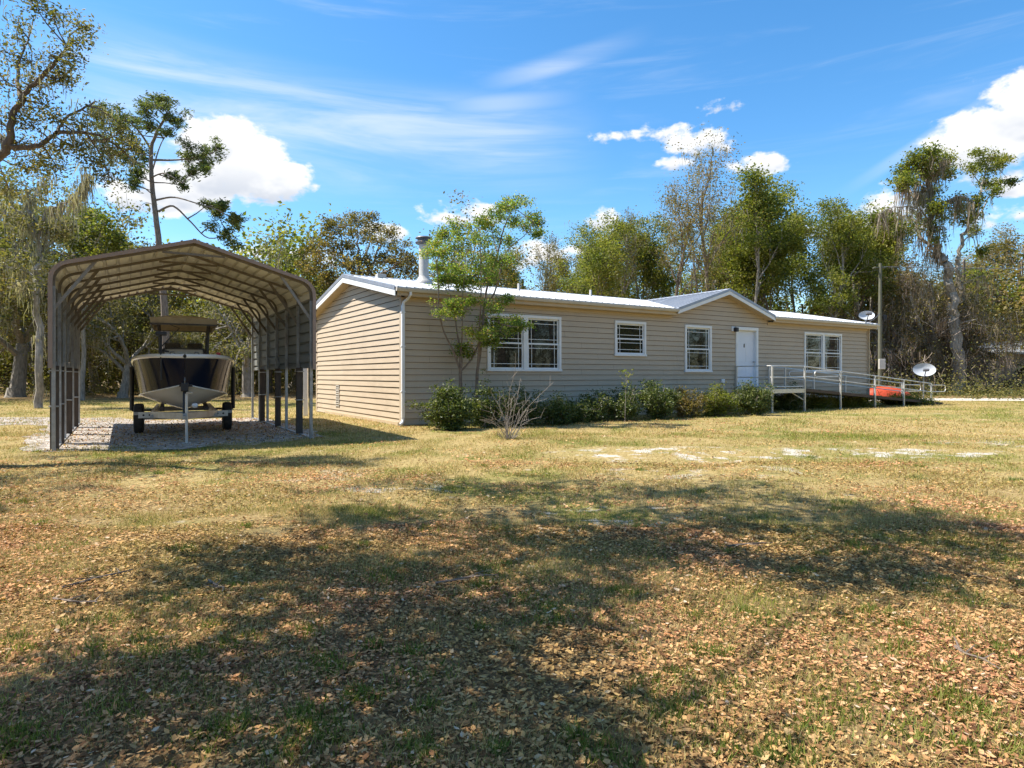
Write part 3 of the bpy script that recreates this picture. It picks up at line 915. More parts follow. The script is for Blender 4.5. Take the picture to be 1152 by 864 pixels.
for s in outer:
    w = MB(); w.bar(RL(s, T0 - .03, 0), RL(s, T0 - .03, dz_(s) + RH), .055); w.bar(RL(s, T0 - .03, 0), RL(s, T0 - .03, .012), .16)
    w.build('post', M['alu'], ramp)
for s in inner:
    w = MB(); w.bar(RL(s, T1 + .05, 0), RL(s, T1 + .05, dz_(s) + RH), .055); w.build('post', M['alu'], ramp)
for (s, t) in ((13.4, -.12), (15.35, -.12)):
    w = MB(); w.bar(RL(s, t, 0), RL(s, t, .83 + RH), .055); w.build('post', M['alu'], ramp)


def rail(pts, r=.021):
    w = MB(); w.tube([RL(*p) for p in pts], r, 8); return w.build('handrail', M['alu'], ramp, smooth=True)


for hh in (RH, RH * .52, .1):
    rail([(13.42, -.12, .83 + hh), (13.42, T0, .83 + hh)])
    rail([(13.42, T0, .83 + hh), (15.35, T0, .83 + hh)])
for hh in (RH, RH * .55):
    rail([(15.35, T0, .83 + hh), (17.7, T0, dz_(17.7) + hh), (22.5, T0, dz_(22.5) + hh), (24.9, T0, dz_(24.9) + hh)])
    rail([(16.0, T1 + .05, dz_(16) + hh), (20.2, T1 + .05, dz_(20.2) + hh), (24.9, T1 + .05, dz_(24.9) + hh)])
rail([(15.35, -.12, .83 + RH), (16.0, T1 + .05, .80 + RH)])


def loop(t, s0, s1, z0_, z1_, f=1):
    P = [(s0, t, z0_)]
    for k in range(9):
        a = math.pi / 2 - math.pi * k / 8
        P.append((s1 + .16 * math.cos(a) * f, t, (z0_ + z1_) / 2 + (z0_ - z1_) / 2 * math.sin(a) - .02))
    P.append((s0, t, z1_))
    rail(P, .019)


for t in (T0 + .07, T1 - .03):
    loop(t, 24.9, 26.3, dz_(25.5) + RH - .03, dz_(25.5) + .52)
    loop(t, 17.7, 16.3, dz_(16.8) + RH - .05, dz_(16.8) + .58, -1)
w = MB(); w.bar(RL(15.35, T0, .42), RL(14.9, T0 + .3, .75), .03); w.build('brace', M['alu'], ramp)

# ------------------------------------------------------------------ carport
CY = R(31.06)
carport = empty('metal_carport', (-8.12, 11.4, 0), CY, 'open metal carport with ribbed beige roof and half height side panels', 'carport')
CW, CD, NF = 4.48, 7.3, 7


def prof(u, off=0.0):
    """carport outline parameter -> list of points; off pushes outwards"""
    return None


def outline(off, zbase, n=7):
    """points (x,z) from left side zbase up and over to the right side zbase"""
    P = []
    r = .30
    sl = math.atan2(.56, CW / 2 - .3)
    # left wall x=-off
    P.append((-off, zbase))
    P.append((-off, 3.01))
    for k in range(1, n):
        a = math.pi - (math.pi / 2 - sl) * k / (n - 1)
        P.append((r + (r + off) * math.cos(a), 3.03 + (r + off) * math.sin(a)))
    x1, z1 = P[-1]
    P.append((CW / 2, z1 + math.tan(sl) * (CW / 2 - x1)))
    Q = [(CW - x, z) for x, z in P[:-1]][::-1]
    return P + Q


def resample(P, step):
    out = []; acc = 0
    for i in range(len(P) - 1):
        a, b = Vector(P[i]), Vector(P[i + 1]); L = (b - a).length; k = max(1, int(round(L / step)))
        for j in range(k): out.append(tuple(a.lerp(b, j / k)))
    out.append(P[-1]); return out


def sheet_rows(P, rib, h):
    """insert ribs: outward bumps every rib metres along the outline"""
    pts = [Vector(p) for p in P]
    seg = []; L = 0; cum_ = [0]
    for i in range(len(pts) - 1): L += (pts[i + 1] - pts[i]).length; cum_.append(L)
    def ev(s):
        for i in range(len(pts) - 1):
            if s <= cum_[i + 1] + 1e-9:
                k = (s - cum_[i]) / max(1e-9, cum_[i + 1] - cum_[i]); p = pts[i].lerp(pts[i + 1], k)
                d = (pts[i + 1] - pts[i]).normalized(); return p, Vector((-d.y, d.x))
        return pts[-1], Vector((1, 0))
    n = int(L / rib); out = []
    for i in range(n + 1):
        c = (i + .5) * L / (n + 1)
        for ds, hh in ((-.035, 0), (-.018, h), (.018, h), (.035, 0)):
            p, nn = ev(c + ds); out.append(p + nn * hh)
        for q in (.25, .5, .75):
            p, nn = ev(min(L, c + .035 + (L / (n + 1) - .07) * q)); 
            if i < n: out.append(p)
    p0, _ = ev(0); p1, _ = ev(L)
    return [p0] + out + [p1]


rows = sheet_rows(outline(.045, 1.5), .225, .048)
y0, y1 = -.12, CD + .12
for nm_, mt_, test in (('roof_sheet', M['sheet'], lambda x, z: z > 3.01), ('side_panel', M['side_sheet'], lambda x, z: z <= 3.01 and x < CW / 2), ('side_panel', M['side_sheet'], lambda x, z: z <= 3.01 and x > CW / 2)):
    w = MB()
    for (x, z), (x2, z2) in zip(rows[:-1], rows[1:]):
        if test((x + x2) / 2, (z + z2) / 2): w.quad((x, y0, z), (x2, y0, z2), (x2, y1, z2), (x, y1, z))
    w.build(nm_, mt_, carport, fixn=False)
# dark lap seams between the sheet ribs, seen from inside
w = MB()
for a_, b_ in zip(rows[:-1], rows[1:]):
    pa, pb = Vector(a_), Vector(b_)
    if (pb - pa).length < .024 and .01 < (pb - pa).length and pa.y > 1.6 and pb.y > 1.6: pass
# trim on front and back edges
for y, dd in ((-.135, 0), (CD + .125, 0)):
    P1 = outline(.075, 1.47); P0 = outline(.005, 1.47)
    w = MB()
    for i in range(len(P1) - 1):
        a, b, c_, d_ = P0[i], P0[i + 1], P1[i + 1], P1[i]
        for yy in (y, y + .012): w.quad((a[0], yy, a[1]), (b[0], yy, b[1]), (c_[0], yy, c_[1]), (d_[0], yy, d_[1]))
        w.quad((a[0], y, a[1]), (b[0], y, b[1]), (b[0], y + .012, b[1]), (a[0], y + .012, a[1]))
        w.quad((d_[0], y, d_[1]), (c_[0], y, c_[1]), (c_[0], y + .1, c_[1]), (d_[0], y + .1, d_[1]))
    w.build('edge_trim', M['brown_trim'], carport, fixn=False)
for i in range(NF):
    y = i * CD / (NF - 1)
    ol = outline(0.0, 2.85)
    w = MB()
    for p, q in zip(ol[:-1], ol[1:]): w.bar((p[0], y, p[1]), (q[0], y, q[1]), .05, .05, (0, 1, 0))
    w.bar((CW / 2 - .55, y, ol[len(ol) // 2][1] - .20), (CW / 2 + .55, y, ol[len(ol) // 2][1] - .20), .04)
    w.build('roof_frame', M['frame_steel'], carport)
    for sx in (0, 1):
        x = CW * sx; dirx = 1 if sx == 0 else -1
        w = MB(); w.bar((x, y, 0), (x, y, 2.93), .06)
        w.bar((x, y, 0.0), (x, y, .015), .13)
        leg = w.build('leg', M['steel'], carport)
        w = MB(); w.bar((x, y, 2.52), (x + dirx * .62, y, 3.42), .055, .03, (0, 1, 0)); w.build('knee_brace', M['knee_steel'] if i == 0 else M['frame_steel'], carport)
for sx in (0, 1):
    x = CW * sx
    w = MB(); w.box(x - .035, x + .035, -.05, CD + .05, -.01, .035) ; w.build('base_rail', M['steel'], carport)
    idx = (0.13, 1.35, 3.6, 5.85) if sx == 0 else (1.02, 3.4, 5.6)
    for y in idx:
        w = MB(); w.box(x - .065, x + .065, y, y + .10, 0, 1.52)
        w.build('timber_post', M['timber'], carport)
        w = MB(); w.bar((x - .0, y + .14, 0), (x, y + .14, 1.6), .055)
        for z in (.78, 1.42): w.box(x - .075, x + .075, y - .1, y + .175, z, z + .022)
        w.build('post_strap', M['steel'], carport)
# girts the side sheets hang from
for sx in (0, 1):
    x = CW * sx
    w = MB(); w.bar((x + (.04 if sx == 0 else -.04), CD * .42, 1.62), (x + (.04 if sx == 0 else -.04), CD * .47, 1.85), .03, .02)
    w.build('brace', M['steel'], carport)

# gravel under the carport
c_, s_ = math.cos(CY), math.sin(CY)
def CP(x, y, z=0): return Vector((-8.12 + c_ * x - s_ * y, 11.4 + s_ * x + c_ * y, z))
flat_patch('gravel_pad', [CP(-.4, .1).xy, CP(1.5, -.75).xy, CP(3.2, -.7).xy, CP(4.9, .2).xy, CP(5.0, 3).xy, CP(4.8, 7.7).xy, CP(-.6, 7.9).xy, CP(-.7, 4).xy], .009, M['gravel'], 'pale gravel pad mixed with leaves under the carport', .14)

# ------------------------------------------------------------------ boat and trailer
BX, BY, BYAW = -7.87, 15.45, R(27.2)         # axle centre
trailer = empty('boat_trailer', (BX, BY, 0), BYAW, 'galvanised boat trailer with black guide posts standing on gravel', 'trailer')
w = MB()
for sx in (-1, 1):
    w.bar((sx * .62, 2.6, .50), (sx * .62, -1.4, .50), .075, .13); w.bar((sx * .62, -1.4, .50), (0, -2.75, .52), .075, .13)
w.bar((0, -2.4, .52), (0, -3.25, .54), .08, .12)
for y in (-1.5, -.5, 1.6, 2.5): w.bar((-.66, y, .46), (.66, y, .46), .06, .08)
w.bar((-.95, 0, .34), (.95, 0, .34), .07)
w.bar((-1.0, -.9, .50), (-.62, -.9, .50), .06); w.bar((1.0, -.9, .50), (.62, -.9, .50), .06)
fr = w.build('frame', M['steel'], trailer)
for sx in (-1, 1):
    w = MB(); w.bar((sx * .42, -2.0, .62), (sx * .52, 2.6, .56), .09, .06); w.build('bunk', M['timber'], trailer)
    w = MB(); w.tube([(sx * 1.12, .62, .5), (sx * 1.12, .62, 1.55)], .05, 12); w.bar((sx * .6, .62, .5), (sx * 1.12, .62, .5), .05)
    w.build('guide_post', M['black'], trailer, smooth=True)
    w = MB()
    prof_t = [(.20, -.09), (.30, -.10), (.335, -.085), (.345, -.05), (.345, .05), (.335, .085), (.30, .10), (.20, .09)]
    w.lathe(prof_t, (sx * .94, 0, .345), 32, 'x'); 
    wh = w.build('tyre', M['tyre'], trailer, smooth=True)
    w = MB(); w.lathe([(.05, -.075), (.19, -.08), (.205, -.092), (.205, .092), (.19, .08), (.06, .05), (.05, .10), (.0, .105)], (sx * .94, 0, .345), 24, 'x')
    w.build('rim', M['steel'], wh, smooth=True)
w = MB(); w.bar((-.9, -1.05, .47), (.9, -1.05, .47), .05, .13)
w.build('cross_bar', M['alu'], trailer)
w = MB()
for sx in (-1, 1):
    for k in range(6): w.lathe([(.022, -.004), (.022, .004)], (sx * (.2 + k * .12), -1.08, .47), 8, 'y')
w.build('cross_bar_hole', M['black'], bpy.data.objects['cross_bar'])
w = MB(); w.tube([(0.03, -3.12, 0.02), (0.03, -3.12, .98)], .027, 10); w.bar((.03, -3.12, 0), (.03, -3.12, .02), .16); w.tube([(.03, -3.12, .96), (.03, -3.12, 1.0), (.13, -3.2, 1.0)], .014, 6)
w.build('jack', M['alu'], trailer, smooth=True)
w = MB(); w.bar((0, -2.85, .55), (0, -2.7, 1.12), .07, .09); w.bevbox(-.07, .07, -2.86, -2.66, 1.02, 1.2, .02); w.bar((-.1, -2.75, 1.14), (.14, -2.75, 1.14), .05)
w.build('winch_stand', M['black'], trailer)
w = MB(); w.lathe([(.0, -.05), (.045, -.04), (.06, 0), (.045, .04), (0, .05)], (.18, -2.9, .74), 12); w.build('coupler_ball', M['trim_white'], trailer, smooth=True)
w = MB(); w.bar((0, -3.2, .54), (0, -3.45, .53), .07, .07); w.build('coupler', M['steel'], trailer)

boat = empty('motor_boat', (BX, BY, .0), BYAW, 'dark navy hulled motor boat with beige canopy resting on a trailer', 'boat')
st = [(-2.78, .002, 1.76, .002, 1.16, 1.12), (-2.68, .40, 1.765, .26, 1.10, .95), (-2.5, .68, 1.765, .50, 1.05, .82), (-2.15, .92, 1.75, .74, 1.0, .70), (-1.6, 1.08, 1.73, .92, .95, .62),
      (-1.0, 1.15, 1.69, 1.0, .90, .58), (0, 1.19, 1.63, 1.05, .86, .56), (1.4, 1.2, 1.56, 1.07, .83, .55), (3.1, 1.14, 1.5, 1.05, .81, .54)]
st = [(a_, b_ * .88, c2_, d2_ * .88, e2_, f2_) for (a_, b_, c2_, d2_, e2_, f2_) in st]


def station(q, f):
    y, bs, zs, bc, zc, zk = q
    pts = []
    return y, bs, zs, bc, zc, zk


def hull_part(name, mat, fn, parent):
    w = MB()
    rows_ = [fn(q) for q in st]
    for sx in (-1, 1):
        w.grid([[(sx * x, y, z) for (x, y, z) in r] for r in rows_])
    return w.build(name, mat, parent, smooth=True)


def side(q):
    y, bs, zs, bc, zc, zk = q; o_ = []
    for k in range(7):
        f = k / 6; x = bc + (bs - bc) * (f ** 1.25); z = zc + (zs - .07 - zc) * f
        o_.append((x, y - .10 * (1 - abs(y + 2.78) / 6) * f * (1 if y < -1 else .3), z))
    return o_


def bottom(q):
    y, bs, zs, bc, zc, zk = q
    return [(bc * f, y + .12 * (1 - f) * (1 if y < -1.5 else 0), zk + (zc - zk) * f ** 1.15) for f in (0, .25, .5, .75, 1)]


hull = hull_part('hull', M['navy'], side, boat)
hull_part('hull_bottom', M['gelcoat'], bottom, boat)
w = MB()
for sx in (-1, 1):
    rr = []
    for q in st:
        p = side(q)[-1]
        x, y, z = p
        rr.append([(sx * (x + .0), y, z), (sx * (x + .03), y, z + .02), (sx * (x + .03), y, z + .055), (sx * x, y, z + .08), (sx * max(0, x - .2), y + (.2 if x < .3 else .05), z + .085), (sx * max(0, x - .22), y + (.2 if x < .3 else .05), z - .25)])
    w.grid(rr)
w.build('gunwale', M['gelcoat'], boat, smooth=True)
w = MB()
dk = [(max(0, q[1] - .18), q[0] + .12) for q in st]
w.quad(*([(x, y, 1.42) for x, y in dk] + [(-x, y, 1.42) for x, y in dk[::-1]]))
w.bevbox(-.55, .55, -2.0, -.9, 1.3, 1.72, .06)
w.build('deck', M['gelcoat'], boat)
w = MB(); w.quad((-.98, 3.1, 1.45), (.98, 3.1, 1.45), (.86, 3.1, .8), (0, 3.1, .54), (-.86, 3.1, .8)); w.build('transom', M['gelcoat'], boat)
w = MB()
for sx in (-1, 1):
    w.tube([(sx * (side(q)[0][0] + .012), side(q)[0][1], side(q)[0][2]) for q in st], .016, 6)
w.build('rub_strake', M['gelcoat'], hull, smooth=True)
w = MB(); w.bevbox(-.42, .42, .2, .95, .9, 1.98, .06); w.build('console', M['gelcoat'], boat)
w = MB(); w.add([(-.4, .22, 1.98), (.4, .22, 1.98), (.36, .38, 2.22), (-.36, .38, 2.22), (-.4, .235, 1.98), (.4, .235, 1.98), (.36, .395, 2.22), (-.36, .395, 2.22)], [(0, 1, 2, 3), (7, 6, 5, 4), (0, 4, 5, 1), (1, 5, 6, 2), (2, 6, 7, 3), (3, 7, 4, 0)])
w.build('windscreen', M['clear'], boat)
w = MB(); w.bevbox(-.5, .5, 1.35, 1.75, 1.2, 2.05, .06); w.bevbox(-.45, -.08, 1.72, 1.82, 1.9, 2.2, .04); w.bevbox(.08, .45, 1.72, 1.82, 1.9, 2.2, .04); w.build('seat', M['plastic_grey'], boat)
for (x, y) in ((-.52, .35), (.52, .35), (-.52, 1.6), (.52, 1.6)):
    w = MB(); w.tube([(x, y, 1.4), (x * 1.02, y, 2.3), (x * 1.1, y + (.05 if y < 1 else -.05), 2.72)], .028, 8); w.build('canopy_post', M['plastic_grey'], boat, smooth=True)
w = MB()
for z in (1.95, 2.35): w.tube([(-.52, .35, z), (-.52, 1.6, z)], .018, 6); w.tube([(.52, .35, z), (.52, 1.6, z)], .018, 6)
w.tube([(-.52, .35, 2.0), (-.1, .35, 2.5), (-.52, .35, 2.65)], .016, 6); w.tube([(-.55, .35, 2.66), (.55, .35, 2.66)], .02, 6)
w.build('canopy_rail', M['plastic_grey'], boat, smooth=True)
# canopy: a shallow dome with a deep valance frame
w = MB()
rr = []
for i in range(9):
    y = -.35 + i * 2.5 / 8
    rr.append([(x, y, 2.80 - .10 * (abs(x) / .72) ** 2.5 - .05 * (abs(i - 4) / 4) ** 2) for x in np.linspace(-.72, .72, 11)])
w.grid(rr)
E_ = [(-.72, -.35), (.72, -.35), (.72, 2.15), (-.72, 2.15)]
for i in range(4):
    a, b = E_[i], E_[(i + 1) % 4]
    c0 = lambda p, k: (p[0] * (1 - .05 * k), .9 + (p[1] - .9) * (1 - .04 * k), 2.67 - .15 * k + .02)
    w.quad(c0(a, 0), c0(b, 0), c0(b, 1), c0(a, 1))
w.build('canopy', M['canvas'], boat, fixn=False)
w = MB(); w.tube([(-.7, -.36, 2.54), (.7, -.36, 2.54), (.7, 2.16, 2.54), (-.7, 2.16, 2.54), (-.7, -.36, 2.54)], .022, 6)
w.build('canopy_frame', M['plastic_grey'], boat)
w = MB(); w.bevbox(-.26, .26, 3.2, 3.75, 1.35, 2.0, .1); w.bevbox(-.12, .12, 3.25, 3.5, .35, 1.4, .04); w.bevbox(-.2, .2, 3.1, 3.25, 1.2, 1.5, .03); w.build('outboard_motor', M['black'], boat)
w = MB(); w.tube([(-.42, -2.72, 1.25), (-.42, -2.72, 2.2)], .022, 8); w.bevbox(-.52, -.32, -2.78, -2.66, 2.14, 2.22, .02); w.tube([(-.42, -2.70, 1.84), (-.30, -2.2, 1.84)], .02, 6); w.build('trolling_motor', M['black'], boat)
w = MB(); w.bevbox(.60, .68, -2.36, -2.29, 1.77, 1.83, .01); w.build('bow_light', M['red'], boat)
for sx in (-1, 1):
    w = MB(); w.tube([(sx * .18, -2.35, 1.79), (sx * .2, -2.28, 1.83), (sx * .26, -2.1, 1.83), (sx * .28, -2.03, 1.78)], .014, 6); w.build('cleat', M['steel'], boat)
w = MB(); w.tube([(0, -2.83, 1.3), (0, -2.9, 1.24), (0, -2.8, 1.14)], .012, 6); w.build('bow_eye', M['steel'], boat)

# ------------------------------------------------------------------ yard things
w = MB(); w.bevbox(-.065, .065, -.065, .065, 0, 1.62, .01); w.bevbox(-.08, .08, -.08, .08, 1.62, 1.66, .01)
o = w.build('fence_post', M['trim_white']); o.location = at(344, 468, 21.2); o.location.z = 0; tag(o, 'lone square white post standing between the carport and the gable wall', 'post')


def sat_dish(name, loc, pole_h, rx, rz, face, tilt, label, cat='satellite dish'):
    e = empty('satellite_dish', loc, face, label, cat)
    w = MB(); w.tube([(0, 0, 0), (0, 0, pole_h)], .03, 8); w.build('mast', M['steel'], e, smooth=True)
    w = MB()
    rows_ = []
    for i in range(7):
        r = i / 6
        rows_.append([(rx * r * math.cos(a), -.16 * r * r, rz * r * math.sin(a)) for a in np.linspace(0, 2 * math.pi, 28, endpoint=False)])
    w.grid(rows_, True)
    rows2 = [[(p[0], p[1] + .012, p[2]) for p in r] for r in rows_]
    w.grid(rows2, True); w.grid([rows_[-1], rows2[-1]], True)
    d = w.build('reflector', M['dish'], e, smooth=True)
    d.location = (0, -.08, pole_h + rz * .25); d.rotation_euler = (tilt, 0, 0)
    w = MB(); w.bar((0, .0, -rz * .9), (0, -.62, -.25), .035); w.bevbox(-.12, .12, -.70, -.58, -.30, -.2, .02)
    a = w.build('feed_arm', M['plastic_grey'], d)
    w = MB(); w.bevbox(-.08, .08, 0, .1, -.1, .1, .02); w.build('bracket', M['steel'], d)
    return e


p = at(1039, 452, 29.5); p.z = 0
sat_dish('d', p, 1.45, .45, .33, R(-25), R(-25), 'grey oval satellite dish on a thin mast in the lawn beyond the ramp')
sat_dish('d', Hp(22.3, -.1, roof_z(-.1) - .02), .22, .32, .24, R(-20), R(-30), 'grey oval satellite dish fixed on the metal roof at its right end')

# utility pole
p = at(990, 446, 38); p.z = 0
pole = empty('utility_pole', p, 0, 'greenish wooden utility pole behind the right end of the house', 'utility pole')
w = MB(); w.tube([(0, 0, 0), (.0, 0, 4), (.02, 0, 7.95)], [.12, .105, .085], 12); w.build('pole', M['pole_wood'], pole, smooth=True)
w = MB(); w.bar((-.32, 0, 7.7), (.32, 0, 7.7), .08); w.tube([(-.45, -.05, 7.65), (-.28, -.05, 7.7)], .05, 6); w.build('bracket', M['pole_wood'], pole)
w = MB(); w.bevbox(-.18, .18, -.26, -.13, 1.7, 2.3, .02); w.build('meter_box', M['gutter'], pole)
w = MB(); w.bevbox(.15, .35, -.12, .05, 4.6, 4.9, .03); w.build('junction_box', M['black'], pole)
q = at(990, 300, 38)
w = MB()
for (b, sag) in ((Vector((75, 42, 9.4)), .5), ):
    a = Vector((p.x, p.y, 7.75)); w.tube([a.lerp(b, k / 16) - Vector((0, 0, sag * 4 * (k / 16) * (1 - k / 16))) for k in range(17)], .022, 5)
o = w.build('power_cable', M['plastic_grey']); tag(o, 'overhead cable running right from the top of the utility pole', 'cable')
w = MB(); a = Vector((p.x, p.y, 5.0)); b = Hp(22.7, .3, 3.75); w.tube([a.lerp(b, k / 8) - Vector((0, 0, .15 * 4 * (k / 8) * (1 - k / 8))) for k in range(9)], .02, 5)
o = w.build('service_cable', M['plastic_grey']); tag(o, 'short cable dropping from the utility pole to the house eave', 'cable')

# orange hull lying past the ramp
p = at(1000, 444, 35); p.z = 0
kb = empty('overturned_dinghy', p, R(-8), 'small orange red boat hull lying overturned beyond the ramp', 'dinghy')
w = MB(); rows_ = []
for i in range(15):
    u = i / 14; x = -1.35 + 2.5 * u
    f = math.sin(math.pi * min(1, max(0, .08 + u * .90))) ** .55
    rows_.append([(x, .5 * f * math.cos(a), .06 + .68 * f * max(0, math.sin(a)) ** .8) for a in np.linspace(0, math.pi, 13)])
w.grid(rows_)
w.quad(*[r[0] for r in rows_] + [r[-1] for r in rows_[::-1]])
w.build('hull', M['orange'], kb, smooth=True)
w = MB(); w.tube([(x, y, z + .012) for (x, y, z) in [r[6] for r in rows_]], .02, 6); w.build('keel', M['orange'], kb, smooth=True)
w = MB(); w.tube([Vector((x, y - .02, z + .03)) for (x, y, z) in [r[12] for r in rows_]], .03, 6); w.build('rim', M['red'], kb, smooth=True)

# neighbouring building at the right edge
nb = empty('neighbour_building', (37.6, 50, 0), R(12), 'low pale roofed building half hidden by trees at the right edge', 'building')
w = MB(); w.box(0, 14, 0, 7, 0, 3.0); w.build('wall', M['far_wall'], nb)
w = MB(); slab(w, [(-.5, -.5, 3.15), (14.5, -.5, 3.0), (14.5, 3.5, 4.2), (-.5, 3.5, 4.2)], .15); slab(w, [(-.5, 3.5, 4.2), (14.5, 3.5, 4.2), (14.5, 7.5, 3.0), (-.5, 7.5, 3.0)], .15); w.build('roof', M['roof_metal'], nb)
w = MB(); w.box(2, 3.4, -.04, -.0, 1, 2.2); w.build('window', M['glass'], nb)
# ------------------------------------------------------------------ vegetation
def rand_rot_quads(rng, C, size, aspect=1.7, droop=0.0, up=None):
    """leaf shaped pairs of triangles (folded along the midrib) round centres C"""
    n = len(C)
    d = rng.normal(size=(n, 3)); d[:, 2] = d[:, 2] * .6 - droop; d /= np.linalg.norm(d, axis=1)[:, None] + 1e-9
    w = rng.normal(size=(n, 3)); w -= (w * d).sum(1)[:, None] * d; w /= np.linalg.norm(w, axis=1)[:, None] + 1e-9
    nrm = np.cross(d, w)
    L = (size * rng.uniform(.65, 1.35, n))[:, None]; W = L / aspect / 2
    a = C - d * L / 2; b = C + d * L / 2
    l = C - w * W + nrm * W * .45 - d * L * .08; r = C + w * W + nrm * W * .45 - d * L * .08
    V = np.stack([a, l, b, r], 1).reshape(-1, 3)
    i = np.arange(n)[:, None] * 4
    F = np.concatenate([i + [[0, 2, 1]], i + [[0, 3, 2]]], 0)
    return V, F


def ribbons(rng, S, L, wdt, segs=4, sway=.12, taper=True, dirv=None):
    """thin hanging strips starting at S (n,3)"""
    n = len(S)
    th = rng.uniform(0, math.pi * 2, n); side = np.stack([np.cos(th), np.sin(th), np.zeros(n)], 1)
    P = []; cur = S.copy(); drift = rng.normal(size=(n, 3)) * sway
    base = np.array([0, 0, -1.0]) if dirv is None else dirv
    for k in range(segs + 1):
        f = k / segs
        ww = (wdt * (1 - .8 * f if taper else 1))
        ww = (ww if hasattr(ww, '__len__') else np.full(n, ww))[:, None] * (0.7 + .6 * rng.random((n, 1)))
        P += [cur - side * ww / 2, cur + side * ww / 2]
        stp = base + drift + rng.normal(size=(n, 3)) * sway
        stp = stp / np.linalg.norm(stp, axis=1)[:, None]
        cur = cur + stp * (L / segs)[:, None]
    V = np.stack(P, 1).reshape(-1, 3); m_ = 2 * (segs + 1)
    i = np.arange(n)[:, None] * m_; F = []
    for k in range(segs):
        F.append(i + [[2 * k, 2 * k + 1, 2 * k + 3]]); F.append(i + [[2 * k, 2 * k + 3, 2 * k + 2]])
    return V, np.concatenate(F, 0)


def cat(parts):
    Vs = []; Fs = []; b = 0
    for v, f in parts:
        Vs.append(v); Fs.append(f + b); b += len(v)
    return np.concatenate(Vs), np.concatenate(Fs)


def rvec(rng, s=1.0):
    v = rng.normal(size=3); return Vector(v / (np.linalg.norm(v) + 1e-9)) * s


class Tree:
    """skeleton of tubes plus the places where twigs end"""
    def __init__(s, seed):
        s.rng = np.random.default_rng(seed); s.wood = MB(); s.tips = []; s.hang = []
    def limb(s, pts, r0, r1, sides=7):
        n = len(pts); s.wood.tube(pts, [r0 + (r1 - r0) * (i / (n - 1)) ** .8 for i in range(n)], sides, cap=False)
    def wander(s, p, d, L, n, curv, trop):
        pts = [Vector(p)]; d = Vector(d).normalized()
        for i in range(n):
            d = (d + rvec(s.rng, curv) + Vector((0, 0, trop))).normalized(); pts.append(pts[-1] + d * (L / n))
        return pts
    def branch(s, p, d, L, r, lvl, maxl, spec):
        n = max(3, 6 - lvl); pts = s.wander(p, d, L, n, spec['curv'], spec['trop'][min(lvl, len(spec['trop']) - 1)])
        s.limb(pts, r, r * .35 if lvl < maxl else .004, max(3, 8 - 2 * lvl))
        if lvl >= 1: s.hang += pts[1:]
        if lvl >= maxl:
            s.tips += pts[-3:]
            return
        if lvl == maxl - 1: s.tips.append(pts[-1])
        k = spec['n'][lvl]; f0 = spec['f0'][lvl]
        for j in range(k):
            f = f0 + (1 - f0) * (j + s.rng.random()) / k
            i = min(n - 1, int(f * n)); q = pts[i].lerp(pts[i + 1], f * n - i)
            dd = (pts[i + 1] - pts[i]).normalized()
            side = dd.cross(rvec(s.rng)); side.normalize()
            a = R(spec['ang'][lvl]) * s.rng.uniform(.7, 1.3)
            nd = dd * math.cos(a) + side * math.sin(a)
            s.branch(q, nd, L * spec['ratio'][lvl] * (1.15 - .55 * f if lvl == 0 else 1) * s.rng.uniform(.7, 1.25), r * (1 - .6 * f) * .55, lvl + 1, maxl, spec)
    def leaves(s, per, rad, size, aspect=1.7, flat=.7):
        T = np.array([t[:] for t in s.tips]); n = len(T)
        k = np.maximum(1, s.rng.poisson(per * s.rng.uniform(.3, 1.6, n)))
        C = np.repeat(T, k, 0); C = C + s.rng.normal(size=C.shape) * rad * np.array([1, 1, flat])
        return rand_rot_quads(s.rng, C, size, aspect)
    def moss(s, count, L=(.4, 1.6), w=.07, bunch=5):
        H = np.array([t[:] for t in s.hang]); idx = s.rng.integers(0, len(H), count)
        S = np.repeat(H[idx], bunch, 0) + s.rng.normal(size=(count * bunch, 3)) * [.14, .14, .06]
        LL = np.repeat(s.rng.uniform(L[0], L[1], count), bunch) * s.rng.uniform(.5, 1.2, count * bunch)
        return ribbons(s.rng, S, LL, w, 4, .13)
    def clump(s, c, rad, n_twigs, r=.02, src=None):
        """twigs fanning out inside an ellipsoid, joined to the nearest limb point src"""
        c = Vector(c)
        if src is not None:
            mid_ = Vector(src).lerp(c, .5) + rvec(s.rng, (c - Vector(src)).length * .1)
            s.limb([Vector(src), mid_, c], r, r * .5, 5)
            s.hang += [mid_, c]
        nsub = 6
        for q in range(nsub):
            v = rvec(s.rng); u = s.rng.uniform(.3, 1.45)
            c2 = c + Vector((v.x * rad[0], v.y * rad[1], v.z * rad[2] * 1.2)) * u
            s.limb([c, c.lerp(c2, .5) + rvec(s.rng, .1 * rad[0]), c2], r * .5, r * .25, 3)
            f2 = s.rng.uniform(.25, .7)
            for k in range(max(2, int(n_twigs / nsub * s.rng.uniform(.5, 1.6)))):
                v = rvec(s.rng); u = s.rng.uniform(.4, 1.0) * f2
                e = c2 + Vector((v.x * rad[0], v.y * rad[1], v.z * rad[2])) * u
                m_ = c2.lerp(e, .5) + rvec(s.rng, .08 * rad[0])
                s.limb([c2, m_, e], r * .25, .003, 3)
                s.tips += [e, m_.lerp(e, .5)] if k % 2 else [e]


def finish(e, t, leafm, leaves, bark, moss=None, mossmat=None, mossname='hanging_moss', crown='crown'):
    t.wood.build('trunk', bark, e, smooth=True, fixn=False)
    if leaves is not None: np_mesh(crown, leaves[0], leaves[1], leafm, e)
    if moss is not None: np_mesh(mossname, moss[0], moss[1], mossmat, e)


